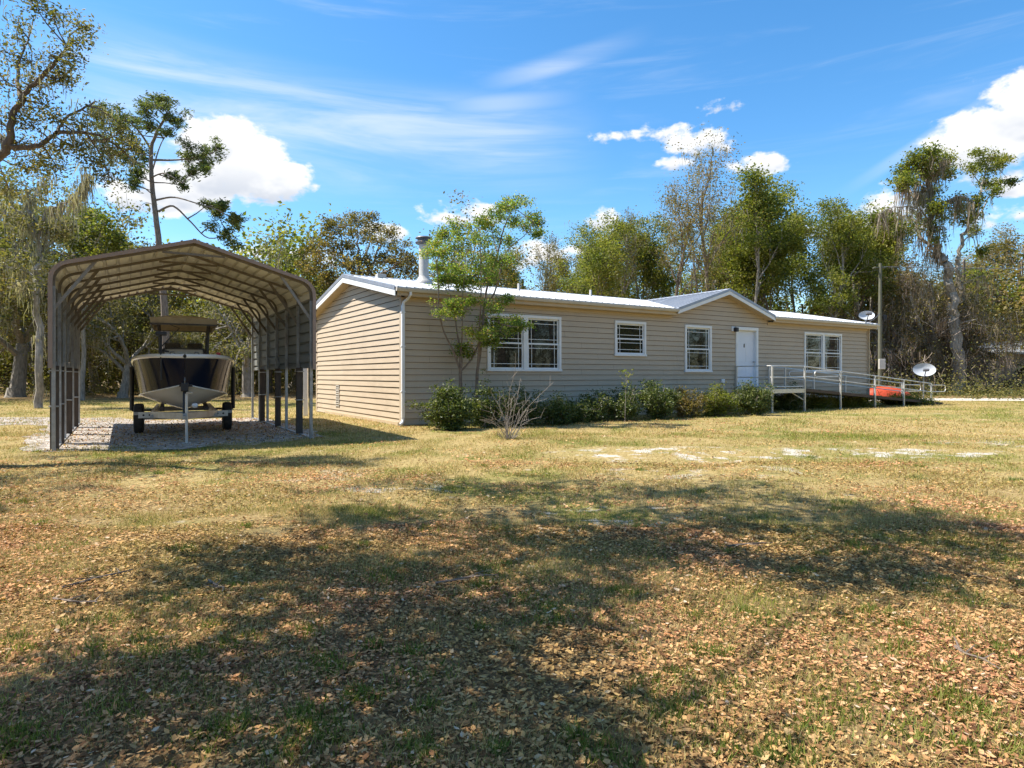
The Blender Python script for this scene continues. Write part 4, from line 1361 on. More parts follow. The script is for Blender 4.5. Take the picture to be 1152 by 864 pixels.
SPECS = {
    # broad live oak
    'oak': dict(curv=.28, trop=(.05, .0, -.04, -.06), n=(7, 6, 5), f0=(.22, .25, .3), ang=(58, 45, 45), ratio=(.95, .5, .5), trunk=.55, r=.32),
    # taller woodland oak with open top
    'tall': dict(curv=.20, trop=(.12, .14, .06, .0), n=(9, 6, 5), f0=(.38, .25, .3), ang=(38, 42, 45), ratio=(.38, .5, .5), trunk=1.0, r=.2),
    'slim': dict(curv=.16, trop=(.10, .16, .08, .0), n=(10, 5, 4), f0=(.45, .3, .3), ang=(36, 40, 45), ratio=(.26, .5, .5), trunk=1.0, r=.15),
    'low': dict(curv=.3, trop=(.1, .1, .03, 0), n=(8, 6, 4), f0=(.08, .2, .3), ang=(50, 45, 45), ratio=(.8, .5, .5), trunk=.5, r=.12),
}
PROTO = {}


def make_proto(key, seed, kind, H, leafm, bark, per=9, rad=.36, size=.17, moss=0, mossmat=None, mlen=(.3, 1.15), mw=.05, mname='hanging_moss'):
    sp = SPECS[kind]; t = Tree(seed)
    e = empty('oak_tree' if kind in ('oak', 'tall') else 'tree')
    L = H * (.92 if sp['trunk'] == 1.0 else sp['trunk'])
    if kind in ('oak', 'low'):
        # short bole that forks into spreading limbs
        bole = t.wander((0, 0, -.1), (t.rng.normal() * .12, t.rng.normal() * .12, 1), H * .24, 4, .12, .1)
        t.limb(bole, sp['r'] * 1.25, sp['r'] * .85, 9)
        t.wood.lathe([(sp['r'] * 1.9, -.15), (sp['r'] * 1.45, .12), (sp['r'] * 1.22, .5)], (0, 0, 0), 9)
        nl = 5 if kind == 'oak' else 6
        for k in range(nl):
            a = 2 * math.pi * (k + t.rng.uniform(-.3, .3)) / nl; el_ = t.rng.uniform(.45, 1.25)
            t.branch(bole[-1 - (k % 2)], (math.cos(a), math.sin(a), el_), H * t.rng.uniform(.42, .62), sp['r'] * .55, 1, 3, dict(sp, n=(0, 7, 6), ratio=(0, .5, .5)))
        t.branch(bole[-1], (t.rng.normal() * .2, t.rng.normal() * .2, 1), H * .6, sp['r'] * .6, 1, 3, dict(sp, n=(0, 8, 6), ratio=(0, .5, .5)))
    else:
        t.branch((0, 0, -.1), (t.rng.normal() * .1, t.rng.normal() * .1, 1), L, sp['r'], 0, 3, sp)
        t.wood.lathe([(sp['r'] * 1.8, -.12), (sp['r'] * 1.25, .15), (sp['r'] * 1.0, .6)], (0, 0, 0), 8)
    print('proto', key, 'tips', len(t.tips))
    if kind in ('tall', 'slim') and key[:4] != 'bare':
        idx = t.rng.permutation(len(t.tips))[:int(len(t.tips) * .4)]; t.tips = [t.tips[i] for i in idx]
        lv = t.leaves(per * 4.6, .40, size, 1.6, .62)
    else: lv = t.leaves(per * 1.8, rad, size) if leafm else None
    ms = t.moss(moss, mlen, mw) if moss else None
    if ms is not None and mname == 'vine_tangle':
        H_ = np.array([q[:] for q in t.hang]); S_ = H_[t.rng.integers(0, len(H_), 2600)] + t.rng.normal(size=(2600, 3)) * .5
        dv = t.rng.normal(size=(2600, 3)) * [1, 1, .6]; dv /= np.linalg.norm(dv, axis=1)[:, None]
        ms = cat([ms, ribbons(t.rng, S_, t.rng.uniform(.5, 1.8, 2600), .035, 4, .35, dirv=dv)]); ms[0][:, 2] = np.abs(ms[0][:, 2])
    finish(e, t, leafm, lv, bark, ms, mossmat, mname)
    top = float(np.percentile([q.z for q in t.tips], 99.5)); print(key, H, 'top', round(top, 1))
    PROTO[key] = [e, top, False]
    return e


make_proto('oakA', 11, 'oak', 12, M['oak_leaf'], M['grey_bark'], per=9, moss=300, mossmat=M['moss'])
make_proto('oakB', 12, 'oak', 12, M['olive_leaf'], M['bark'], per=9, moss=60, mossmat=M['moss'])
make_proto('oakC', 13, 'oak', 11, M['oak_leaf'], M['grey_bark'], per=10, moss=200, mossmat=M['moss'])
make_proto('tallA', 21, 'tall', 14, M['green_leaf'], M['grey_bark'], per=11, moss=60, mossmat=M['moss'])
make_proto('tallB', 22, 'tall', 14, M['spring_leaf'], M['bark'], per=9, moss=40, mossmat=M['moss'])
make_proto('tallC', 23, 'tall', 14, M['olive_leaf'], M['grey_bark'], per=9, moss=160, mossmat=M['moss'])
make_proto('slimA', 31, 'slim', 14, M['green_leaf'], M['grey_bark'], per=10, moss=0)
make_proto('slimB', 32, 'slim', 13, M['spring_leaf'], M['bark'], per=8, moss=0)
make_proto('bareA', 41, 'tall', 14, M['olive_leaf'], M['bark'], per=4.0, size=.12, moss=60, mossmat=M['moss'], mlen=(.3, 1.0))
make_proto('bareB', 42, 'slim', 13, M['olive_leaf'], M['grey_bark'], per=2.5, size=.12, moss=40, mossmat=M['moss'])
make_proto('lowA', 51, 'low', 5, M['spring_leaf'], M['bark'], per=9, size=.13)
make_proto('lowB', 52, 'low', 6, M['oak_leaf'], M['bark'], per=10, size=.14, moss=140, mossmat=M['moss'], mlen=(.3, 1.0))
make_proto('vineA', 61, 'low', 7, M['dry_leaf'], M['grey_bark'], per=8, size=.13, moss=380, mossmat=M['vine'], mlen=(.3, 1.5), mw=.05, mname='vine_tangle')
make_proto('vineB', 62, 'oak', 10, M['olive_leaf'], M['grey_bark'], per=7, size=.14, moss=420, mossmat=M['vine'], mlen=(.3, 1.8), mw=.05, mname='vine_tangle')

GRP_L = 'moss hung trees behind the left lawn'
GRP_R = 'trees rising behind the long roof'
GRP_V = 'vine tangled trees at the right end'
# px where the trunk stands, distance, height, proto, turn, name, label, group
PL = [
    (18, 39, 13.5, 'oakA', .3, 'live_oak', 'broad mossy oak with pale grey trunk left of the carport legs', GRP_L),
    (-70, 33, 13, 'oakC', 1.3, 'live_oak', 'dark mossy oak cut by the left edge of the photo', GRP_L),
    (75, 46, 14, 'oakA', 2.5, 'live_oak', 'tall mossy oak just outside the left legs of the carport', GRP_L),
    (48, 55, 13, 'oakC', 4.0, 'live_oak', 'mossy oak set back between the two nearest left oaks', GRP_L),
    (103, 50, 15.0, 'tallC', .9, 'oak_tree', 'tall thin topped oak showing above the carport roof at its left corner', GRP_L),
    (112, 48, 9.5, 'oakC', 5.0, 'live_oak', 'leaning dark oak seen between carport legs and boat, farther left', GRP_L),
    (138, 38, 8.2, 'oakA', 5.4, 'live_oak', 'mossy oak with pale forked trunk just left of the boat', GRP_L),
    (168, 52, 11, 'oakB', 2.2, 'live_oak', 'olive leaved oak behind the boat canopy', GRP_L),
    (225, 46, 10.5, 'oakC', 2.9, 'live_oak', 'mossy oak behind the right side of the boat canopy', GRP_L),
    (250, 60, 12, 'tallC', .2, 'oak_tree', 'olive oak behind the boat seen past its right side', GRP_L),
    (279, 40, 10.0, 'oakA', 3.6, 'live_oak', 'mossy oak whose trunk shows just inside the right carport panel', GRP_L),
    (300, 50, 12.0, 'lowA', 3.6, 'bright_tree', 'bright green bushy tree top showing over the carport ridge', GRP_L),
    (60, 58, 9, 'lowA', 1.6, 'bright_tree', 'bright green low tree behind the oaks left of the carport', GRP_L),
    (90, 60, 12, 'tallB', 1.6, 'oak_tree', 'light green tree behind the left carport corner', GRP_L),
    (330, 55, 11.5, 'oakC', .6, 'live_oak', 'dark oak between the carport roof and the olive oak', GRP_L),
    (372, 56, 11.0, 'oakB', .7, 'live_oak', 'olive oak behind the left half of the large fan shaped oak', GRP_R),
    (462, 50, 12.5, 'oakB', 3.3, 'live_oak', 'smaller olive oak directly behind the chimney flue', GRP_R),
    (500, 56, 11.0, 'tallC', 3.0, 'oak_tree', 'olive oak hidden behind the small spring tree', GRP_R),
    (545, 52, 10.5, 'oakC', 4.2, 'live_oak', 'dark oak mostly screened by the small spring tree', GRP_R),
    (604, 50, 12.0, 'bareB', 1.1, 'bare_tree', 'sparse nearly bare tree right of the small spring tree', GRP_R),
    (633, 58, 13.0, 'tallC', 2.0, 'oak_tree', 'olive tree behind the sparse bare tree', GRP_R),
    (668, 48, 12.6, 'tallA', 5.1, 'oak_tree', 'full rounded green tree above the first single window', GRP_R),
    (700, 46, 12.6, 'bareB', .1, 'bare_tree', 'thin bare tree next to the full rounded green tree', GRP_R),
    (722, 54, 13.4, 'tallB', 1.8, 'oak_tree', 'light green tree right of the thin bare tree', GRP_R),
    (752, 46, 15.2, 'bareA', 4.4, 'bare_tree', 'tall sparsely leaved tree left of the small front gable', GRP_R),
    (770, 58, 15.2, 'slimB', 4.4, 'slim_tree', 'slim light green tree behind the tall sparsely leaved tree', GRP_R),
    (794, 45, 16.6, 'bareA', 2.2, 'bare_tree', 'tallest sparsely leaved tree over the left slope of the front gable', GRP_R),
    (820, 50, 16.2, 'tallB', 2.8, 'oak_tree', 'tall yellow green tree over the peak of the front gable', GRP_R),
    (846, 47, 15.4, 'slimA', 5.0, 'slim_tree', 'slim dark green tree over the right slope of the front gable', GRP_R),
    (868, 52, 15.4, 'tallA', .6, 'oak_tree', 'dense green tree above the front door', GRP_R),
    (898, 58, 16.2, 'slimA', 1.9, 'slim_tree', 'slim green tree right of the one above the front door', GRP_R),
    (915, 46, 13.2, 'tallA', 3.3, 'oak_tree', 'spreading green tree above the far double window', GRP_R),
    (944, 50, 14.2, 'slimB', 3.9, 'slim_tree', 'slim light green tree left of the roof dish', GRP_R),
    (962, 60, 15.0, 'tallC', 4.8, 'oak_tree', 'olive tree behind the roof dish', GRP_R),
    (985, 52, 15.2, 'tallC', 4.8, 'oak_tree', 'mossy olive tree standing behind the utility pole', GRP_R),
    (648, 45, 12.0, 'tallB', 2.4, 'oak_tree', 'light green tree between the two single windows and the sparse bare tree', GRP_R),
    (685, 52, 12.6, 'tallB', 4.4, 'oak_tree', 'light green tree rising behind the full rounded green tree', GRP_R),
    (738, 50, 13.2, 'tallA', 1.4, 'oak_tree', 'green tree filling the gap left of the small front gable', GRP_R),
    (806, 56, 15.0, 'slimA', 5.7, 'slim_tree', 'slim green tree half hidden behind the tallest sparsely leaved tree', GRP_R),
    (832, 60, 15.8, 'tallC', 2.6, 'oak_tree', 'olive tree set back behind the front gable peak', GRP_R),
    (884, 47, 13.8, 'slimB', .5, 'slim_tree', 'slim light green tree just right of the front door', GRP_R),
    (930, 55, 14.2, 'tallB', 3.6, 'oak_tree', 'light green tree behind the far double window', GRP_R),
    (972, 47, 13.4, 'slimA', 2.2, 'slim_tree', 'slim green tree between the roof dish and the utility pole', GRP_R),
    (572, 55, 11.6, 'tallA', 2.2, 'oak_tree', 'green tree at the right edge of the small spring tree', GRP_R),
    (1018, 56, 14.5, 'tallA', .4, 'oak_tree', 'green tree between the utility pole and the tall leaning oak', GRP_V),
    (1010, 48, 7.0, 'vineA', .9, 'vine_tree', 'brown vine mound right of the utility pole', GRP_V),
    (1042, 46, 9.5, 'vineB', 2.9, 'vine_tree', 'vine draped tree behind the dish on its mast', GRP_V),
    (1056, 47, 8.2, 'vineB', 5.2, 'vine_tree', 'vine draped tree round the foot of the tall leaning oak', GRP_V),
    (1036, 54, 8.0, 'vineA', 2.2, 'vine_tree', 'brown vine tangle set back behind the yard dish', GRP_V),
    (1095, 62, 13.0, 'bareA', 1.2, 'bare_tree', 'grey bare tree behind the two tall right hand trees', GRP_V),
    (1148, 62, 18.0, 'oakB', 4.1, 'live_oak', 'olive oak rising behind the pale roofed building', GRP_V),
    (1112, 66, 16.5, 'tallC', 2.9, 'oak_tree', 'tall olive tree behind the left end of the pale roofed building', GRP_V),
    (1185, 60, 17.0, 'tallC', 1.9, 'oak_tree', 'tall olive tree behind the right end of the pale roofed building', GRP_V),
    (1240, 46, 12.8, 'tallC', 4.1, 'oak_tree', 'olive oak cut by the right edge of the photo', GRP_V),
    (1030, 62, 10.0, 'lowB', 4.1, 'low_tree', 'dark low tree deep behind the vine mound', GRP_V),
    (1140, 45, 1.5, 'vineA', 0.1, 'vine_tree', 'low grey bramble tangle below the pale roofed building', GRP_V),
    (1190, 44, 1.7, 'vineA', 3.1, 'vine_tree', 'low bramble tangle at the right edge', GRP_V),
]
for (px, Y, H, key, rz, nm, lab, grp) in PL:
    pr = PROTO[key]
    e = pr[0] if not pr[2] else copy_tree(pr[0])
    pr[2] = True
    p = at(px, HY, Y); e.location = (p.x, p.y, 0); e.rotation_euler = (0, 0, rz); k = H / pr[1]
    e.scale = (k * .97,) * 2 + (k,)
    e.name = nm; tag(e, lab, 'tree', grp)
for key, pr in PROTO.items():
    if not pr[2]:
        for ch in list(bpy.data.objects):
            if ch.parent == pr[0]: bpy.data.objects.remove(ch)
        bpy.data.objects.remove(pr[0])


def nearest(path_pts, c):
    return min(path_pts, key=lambda q: (q - c).length + max(0, q.z - c.z) * .6)


def px_path(P, Y, dY=0.0):
    return [at(x, y, Y + dY * i / max(1, len(P) - 1)) for i, (x, y) in enumerate(P)]


def dense_path(pts, n=4):
    """smooth curve through the points"""
    out = []; m_ = len(pts)
    for i in range(m_ - 1):
        p0, p1, p2, p3 = pts[max(0, i - 1)], pts[i], pts[i + 1], pts[min(m_ - 1, i + 2)]
        for k in range(n):
            t_ = k / n
            out.append(.5 * ((2 * p1) + (p2 - p0) * t_ + (2 * p0 - 5 * p1 + 4 * p2 - p3) * t_ * t_ + (3 * p1 - p0 - 3 * p2 + p3) * t_ ** 3))
    return out + [pts[-1]]


def skeleton_tree(seed, name, label, limbs, clumps, leafm, bark, base, per, rad, size, twigs=10, aspect=1.7, moss=0, mlen=(.3, 1.2), group=None, cat_='tree', mossmat=None, mossname='hanging_moss', mw=.05, jitter=.06, lift=False):
    """limbs: (points, r0, r1); clumps: (centre, radii); base: where it stands"""
    t = Tree(seed); allp = []
    for pts, r0, r1 in limbs:
        dp = dense_path(pts, 5)
        for i in range(1, len(dp) - 1): dp[i] = dp[i] + rvec(t.rng, jitter * min(1, r0 * 4))
        t.limb(dp, r0, r1, 8 if r0 > .08 else 5); allp += dp[len(dp) // 5:]; t.hang += dp
    for c, r in clumps:
        t.clump(c, r, twigs, .035 if size > .1 else .014, nearest(allp, Vector(c)))
    lv = t.leaves(per, rad, size, aspect)
    if lift:                      # unseen shade crown: leaves inside the camera's view cone are dropped
        q = lv[0].reshape(-1, 4, 3); c = q.mean(1)
        ok = ~((c[:, 1] > .1) & (c[:, 2] < 1.6 + .62 * c[:, 1]) & (c[:, 0] > -.95 * c[:, 1] - .4))
        q = q[ok]; i = np.arange(len(q))[:, None] * 4
        lv = (q.reshape(-1, 3), np.concatenate([i + [[0, 2, 1]], i + [[0, 3, 2]]], 0))
    ms = t.moss(moss, mlen, mw) if moss else None
    e = empty(name, base, 0, label, cat_, group)
    off = -Vector(base)
    t.wood.v = [tuple(Vector(v) + off) for v in t.wood.v]
    lv = (lv[0] + np.array(off)[None], lv[1])
    if ms is not None: ms = (ms[0] + np.array(off)[None], ms[1])
    finish(e, t, leafm, lv, bark, ms, mossmat or M['moss'], mossname)
    return e


rngp = random.Random(3)
# -- pine behind the carport
Y = 30
b = at(189, HY, Y); b.z = 0
lim = [([Vector((b.x, b.y, -.1))] + px_path([(187, 400), (184, 330), (179, 275), (175, 240), (171, 205), (170, 170), (176, 150), (188, 128)], Y), .2, .05),
       (px_path([(176, 225), (196, 222), (222, 229), (245, 236)], Y, -1), .05, .02), (px_path([(178, 238), (195, 232), (215, 250), (235, 268), (262, 262)], Y, 1), .06, .02),
       (px_path([(171, 180), (196, 180), (215, 178), (236, 172)], Y, 1), .06, .02), (px_path([(170, 200), (185, 195), (205, 206)], Y, -1.5), .045, .015),
       (px_path([(171, 170), (158, 150), (146, 138), (125, 132)], Y, -1.5), .06, .02), (px_path([(172, 195), (155, 186), (135, 182)], Y, 1.5), .05, .02),
       (px_path([(173, 215), (162, 212), (150, 209)], Y, .3), .03, .01), (px_path([(172, 190), (182, 160), (196, 142)], Y, 2), .04, .015),
       (px_path([(176, 232), (165, 228), (158, 232)], Y, .3), .02, .008), (px_path([(180, 268), (172, 264)], Y, .3), .02, .01), (px_path([(178, 256), (170, 254)], Y, -.3), .02, .01)]
cl = []
for (x, y, rx, ry) in [(176, 122, 13, 8), (192, 127, 12, 7), (165, 128, 11, 7), (200, 138, 8, 7), (152, 132, 12, 8), (140, 134, 12, 8), (124, 130, 12, 8), (150, 150, 12, 8), (170, 142, 12, 7), (186, 148, 9, 6), (137, 153, 14, 9),
                        (118, 145, 12, 9), (160, 168, 9, 7), (150, 182, 11, 8), (134, 172, 12, 9), (118, 165, 10, 10), (214, 165, 11, 8), (228, 172, 10, 7), (243, 168, 9, 6), (212, 182, 12, 7), (230, 186, 8, 7), (218, 192, 10, 5), (203, 208, 7, 5), (196, 200, 7, 4),
                        (155, 196, 6, 6), (147, 205, 4, 6), (234, 230, 6, 3), (248, 233, 8, 4), (245, 240, 5, 3), (238, 256, 6, 4), (252, 262, 7, 4), (262, 252, 7, 5), (268, 246, 4, 3), (262, 274, 8, 4), (183, 112, 9, 4)]:
    c = at(x, y, Y + rngp.uniform(-1.6, 1.6)); k = Y / FPX
    cl.append((c, (rx * k * 1.1, rx * k, ry * k * 1.15)))
skeleton_tree(71, 'pine_tree', 'tall pine with bare trunk and tufted flat topped crown behind the carport', lim, cl, M['pine_leaf'], M['pine_bark'], b, 8, .12, .18, 36, aspect=3.6, jitter=.015)

# -- big oak off the left edge with limbs reaching in (its trunk stands outside the frame)
Y = 10
b = Vector((-11.2, 9.0, 0))
tr = [Vector((-11.2, 9.0, -.1)), Vector((-11.1, 9.1, 1.8)), Vector((-10.7, 9.4, 3.4)), Vector((-9.6, 9.8, 4.5))]
k = Y / FPX
lim = [(tr, .36, .2), ([tr[-1]] + px_path([(-20, 185), (8, 165), (13, 136), (25, 111), (43, 89), (66, 66), (76, 52)], Y), .085, .015),
       (px_path([(8, 165), (26, 166), (43, 164), (56, 156), (63, 149), (70, 139), (79, 129), (99, 119), (108, 114)], Y, .8), .055, .012),
       (px_path([(63, 149), (80, 149), (96, 149), (115, 154), (132, 165), (150, 180), (160, 186)], Y, 1.0), .036, .008),
       (px_path([(96, 149), (104, 160), (112, 172), (120, 190), (126, 204)], Y, .6), .022, .006), (px_path([(24, 112), (20, 90), (22, 68), (30, 48), (38, 20)], Y, 1), .04, .008),
       (px_path([(99, 119), (110, 122), (122, 130), (135, 140)], Y, .8), .02, .006), (px_path([(50, 84), (62, 88), (80, 86)], Y, .3), .02, .006), (px_path([(10, 165), (-10, 140), (-20, 90), (-10, 40), (0, 0)], Y, 1.5), .06, .012),
       ([tr[-1]] + px_path([(-60, 170), (-80, 90), (-50, 0)], 9.6, -.5), .16, .03), ([tr[-2], Vector((-12.5, 8.4, 5.5)), Vector((-13.5, 7.6, 7.5))], .16, .03),
       ([tr[-2], Vector((-10.9, 8.2, 5.8)), Vector((-10.4, 6.6, 7.8))], .14, .03)]
cl = []
for (x, y, rx, ry, d) in [(10, 60, 14, 10, 0), (35, 70, 12, 9, .3), (8, 92, 12, 9, .2), (60, 62, 10, 7, .3), (78, 62, 9, 6, 0), (40, 95, 10, 7, -.3), (62, 92, 10, 7, .2), (76, 86, 8, 6, .2), (20, 125, 12, 9, .3), (48, 118, 11, 8, .1), (2, 140, 12, 10, .2), (38, 142, 12, 8, .3), (60, 130, 9, 7, -.2), (20, 160, 12, 7, .1),
                           (45, 172, 12, 8, .2), (70, 165, 10, 8, .2), (30, 190, 12, 9, .2), (62, 185, 9, 8, .3), (90, 30, 9, 6, 0), (112, 160, 12, 7, .4), (135, 150, 9, 8, .5), (96, 142, 9, 6, .3), (108, 132, 9, 6, .4), (124, 175, 9, 7, .4), (150, 165, 9, 7, .5), (122, 200, 6, 5, .3), (105, 182, 7, 5, .3), (20, 30, 16, 10, .3), (60, 20, 14, 9, 0), (40, 8, 15, 8, .3), (88, 48, 8, 5, .2), (86, 166, 6, 8, .2), (10, 212, 10, 8, .5)]:
    c = at(x, y, Y + d + rngp.uniform(-.5, .5)); cl.append((c, (rx * k, rx * k, ry * k)))
for q in range(16):
    c = Vector((-11.5 + rngp.uniform(-2.5, 1.0), 8.2 + rngp.uniform(-2, 1.5), 7.6 + rngp.uniform(-.8, 1.2))); 
    if CX + FPX * (c.x + .7) / c.y > -8: c.x = (-CX / FPX) * c.y - 1.4
    cl.append((c, (.7, .7, .45)))
skeleton_tree(72, 'live_oak', 'near oak reaching dark crooked limbs into the upper left corner', lim, cl, M['oak_leaf'], M['bark'], b, 7.5, .10, .058, 26, aspect=2.2, moss=90, mlen=(.10, .35), mw=.02)

# -- bare forked tree in front of the left oaks
Y = 26
b = at(44, HY, Y); b.z = 0
lim = [([b - Vector((0, 0, .1))] + px_path([(44, 380), (42, 320), (42, 280), (36, 240), (31, 215)], Y), .16, .05),
       (px_path([(42, 290), (50, 240), (66, 232), (82, 222), (95, 208), (99, 200), (96, 188)], Y, -1), .07, .014), (px_path([(42, 300), (52, 270), (64, 255), (80, 250)], Y, 1), .05, .012),
       (px_path([(36, 245), (20, 238), (0, 226)], Y, 1), .05, .012), (px_path([(34, 228), (48, 210), (58, 196)], Y, 1), .03, .01), (px_path([(42, 320), (25, 300), (5, 290)], Y, 1), .06, .012)]
cl = [(at(x, y, Y + rngp.uniform(-1, 1)), (r * Y / FPX,) * 3) for (x, y, r) in [(30, 210, 14), (10, 215, 16), (48, 200, 10), (8, 240, 16), (30, 250, 14), (52, 262, 12), (18, 275, 18), (5, 300, 18), (45, 290, 14), (70, 258, 8), (20, 320, 18), (60, 300, 12)]]
skeleton_tree(73, 'bare_tree', 'crooked mostly bare tree in front of the left mossy oaks', lim, cl, M['oak_leaf'], M['grey_bark'], b, 13, .22, .12, 14, moss=260, mlen=(.3, 1.1), mw=.05, jitter=.22)
# -- round leafed tree right of it
Y = 34
b = at(92, HY, Y); b.z = 0
lim = [([b - Vector((0, 0, .1))] + px_path([(94, 380), (92, 320), (96, 280), (98, 245)], Y), .14, .03), (px_path([(94, 300), (82, 280), (75, 262)], Y, 1), .05, .012), (px_path([(94, 290), (110, 270), (118, 250)], Y, -1), .05, .012), (px_path([(94, 300), (125, 285), (135, 262)], Y, 1), .05, .012)]
cl = [(at(x, y, Y + rngp.uniform(-1, 1)), (r * Y / FPX,) * 3) for (x, y, r) in [(97, 238, 9), (106, 246, 9), (118, 250, 7), (112, 262, 9), (98, 258, 9), (80, 258, 8), (76, 272, 9), (90, 278, 10), (130, 268, 7), (135, 280, 8), (118, 285, 9), (100, 292, 9), (86, 300, 10)]]
skeleton_tree(74, 'round_crowned_tree', 'thin tree with small rounded green tufts above the left carport corner', lim, cl, M['green_leaf'], M['grey_bark'], b, 22, .2, .14, 14)

# -- large fan shaped oak above the gable end
Y = 44
b = at(412, HY, Y); b.z = 0; k = Y / FPX
lim = [([b - Vector((0, 0, .1))] + px_path([(411, 390), (410, 345), (408, 325)], Y), .32, .22)]
for P, dd, r0 in [([(408, 328), (396, 305), (384, 285), (372, 268), (360, 262)], 2, .14), ([(408, 328), (404, 300), (402, 275), (400, 252)], -1, .15), ([(408, 328), (418, 300), (426, 280), (436, 262)], 1.5, .14), ([(408, 330), (428, 310), (446, 298), (458, 288)], -2, .11),
                  ([(408, 330), (385, 315), (362, 305), (346, 298)], 1, .11), ([(398, 308), (386, 290), (384, 268), (380, 256)], -2, .08), ([(404, 300), (414, 280), (418, 262), (414, 250)], 2, .08), ([(384, 285), (366, 282), (350, 285)], 0, .06)]:
    lim.append((px_path(P, Y, dd), r0, .02))
cl = [(at(x, y, Y + rngp.uniform(-3, 3)), (r * k * 1.15, r * k * 1.15, r * k * .7)) for (x, y, r) in [(400, 248, 9), (388, 252, 9), (412, 248, 9), (376, 258, 9), (364, 262, 9), (424, 256, 8), (436, 260, 8), (396, 262, 9), (350, 276, 9), (342, 288, 8), (358, 284, 9), (372, 276, 9), (390, 276, 8), (408, 268, 8), (424, 272, 8),
      (440, 274, 9), (452, 282, 9), (462, 290, 8), (446, 296, 9), (430, 292, 8), (346, 304, 9), (360, 300, 9), (376, 298, 8), (396, 298, 7), (414, 296, 7), (456, 304, 9), (468, 306, 9), (366, 316, 9), (382, 318, 8), (350, 318, 9), (436, 310, 8), (400, 316, 8), (420, 316, 8)]]
skeleton_tree(78, 'live_oak', 'large fan shaped olive oak with open limbs above the gable end', lim, cl, M['olive_leaf'], M['bark'], b, 13, .22, .15, 26, jitter=.2, moss=60, mlen=(.3, .9), mw=.05, group=GRP_R)

# -- tall pair at the right
Y = 44
b = at(1078, HY, Y); b.z = 0
k = Y / FPX
lim = [([b - Vector((0, 0, .1))] + px_path([(1078, 400), (1072, 345), (1066, 305), (1058, 285), (1050, 268), (1046, 240), (1044, 215), (1042, 190), (1045, 172)], Y), .42, .08),
       (px_path([(1058, 285), (1040, 272), (1030, 250), (1012, 240), (998, 238)], Y, 2), .14, .03), (px_path([(1046, 245), (1062, 228), (1080, 222), (1095, 228)], Y, -2), .12, .03), (px_path([(1044, 215), (1030, 205), (1018, 196)], Y, 1.5), .09, .02),
       (px_path([(1044, 205), (1056, 190), (1064, 180)], Y, -1.5), .08, .02), (px_path([(1050, 262), (1035, 236), (1005, 233), (990, 240)], Y, -2), .07, .02), (px_path([(1044, 225), (1032, 216), (1020, 215)], Y, -1), .05, .015)]
cl = [(at(x, y, Y + rngp.uniform(-2, 2)), (rx * k, rx * k, ry * k)) for (x, y, rx, ry) in [(1045, 170, 10, 6), (1034, 176, 10, 6), (1056, 178, 10, 6), (1066, 182, 7, 5), (1024, 182, 9, 5), (1014, 192, 9, 6), (1028, 192, 10, 6), (1042, 188, 10, 6), (1056, 192, 9, 6), (1012, 206, 7, 5), (1022, 202, 8, 5), (1046, 216, 7, 8), (1036, 226, 6, 5), (1064, 196, 6, 4),
       (1080, 228, 8, 6), (1092, 240, 9, 8), (1076, 246, 8, 7), (1052, 232, 7, 8), (1098, 226, 6, 4), (1030, 250, 10, 7), (1014, 255, 10, 8), (1000, 246, 8, 5), (1060, 255, 8, 8), (985, 246, 7, 4)]]
skeleton_tree(75, 'live_oak', 'tallest right hand oak with leaning trunk and flat green crown', lim, cl, M['green_leaf'], M['grey_bark'], b, 15, .26, .17, 26, jitter=.2, moss=260, mlen=(.6, 2.4), mw=.06, mossmat=M['vine'], mossname='vine_tangle', group=GRP_V)
b = at(1084, HY, Y + 2); b.z = 0; Y = 46; k = Y / FPX
lim = [([b - Vector((0, 0, .1))] + px_path([(1084, 380), (1080, 320), (1076, 296), (1082, 270), (1090, 250), (1100, 230), (1106, 205), (1110, 185)], Y), .24, .04), (px_path([(1090, 252), (1104, 238), (1116, 216), (1126, 208)], Y, 2), .09, .02), (px_path([(1082, 275), (1094, 262), (1108, 264)], Y, -1), .06, .012), (px_path([(1076, 300), (1088, 290), (1100, 280)], Y, 1), .06, .015), (px_path([(1108, 195), (1122, 190), (1134, 202)], Y, 1), .04, .01)]
cl = [(at(x, y, Y + rngp.uniform(-1.5, 1.5)), (rx * k, rx * k, ry * k)) for (x, y, rx, ry) in [(1106, 172, 10, 6), (1116, 176, 9, 6), (1100, 182, 8, 6), (1112, 190, 9, 5), (1124, 184, 7, 5), (1092, 188, 6, 4), (1130, 178, 5, 4), (1110, 205, 7, 4), (1122, 206, 7, 4), (1136, 204, 3, 3), (1096, 260, 4, 3), (1104, 282, 5, 4), (1120, 214, 5, 3)]]
skeleton_tree(76, 'slender_oak', 'slender twin limbed tree just right of the tallest right hand oak', lim, cl, M['green_leaf'], M['grey_bark'], b, 14, .2, .15, 22, jitter=.15, moss=30, mlen=(.4, 1.2), mw=.05, group=GRP_V)

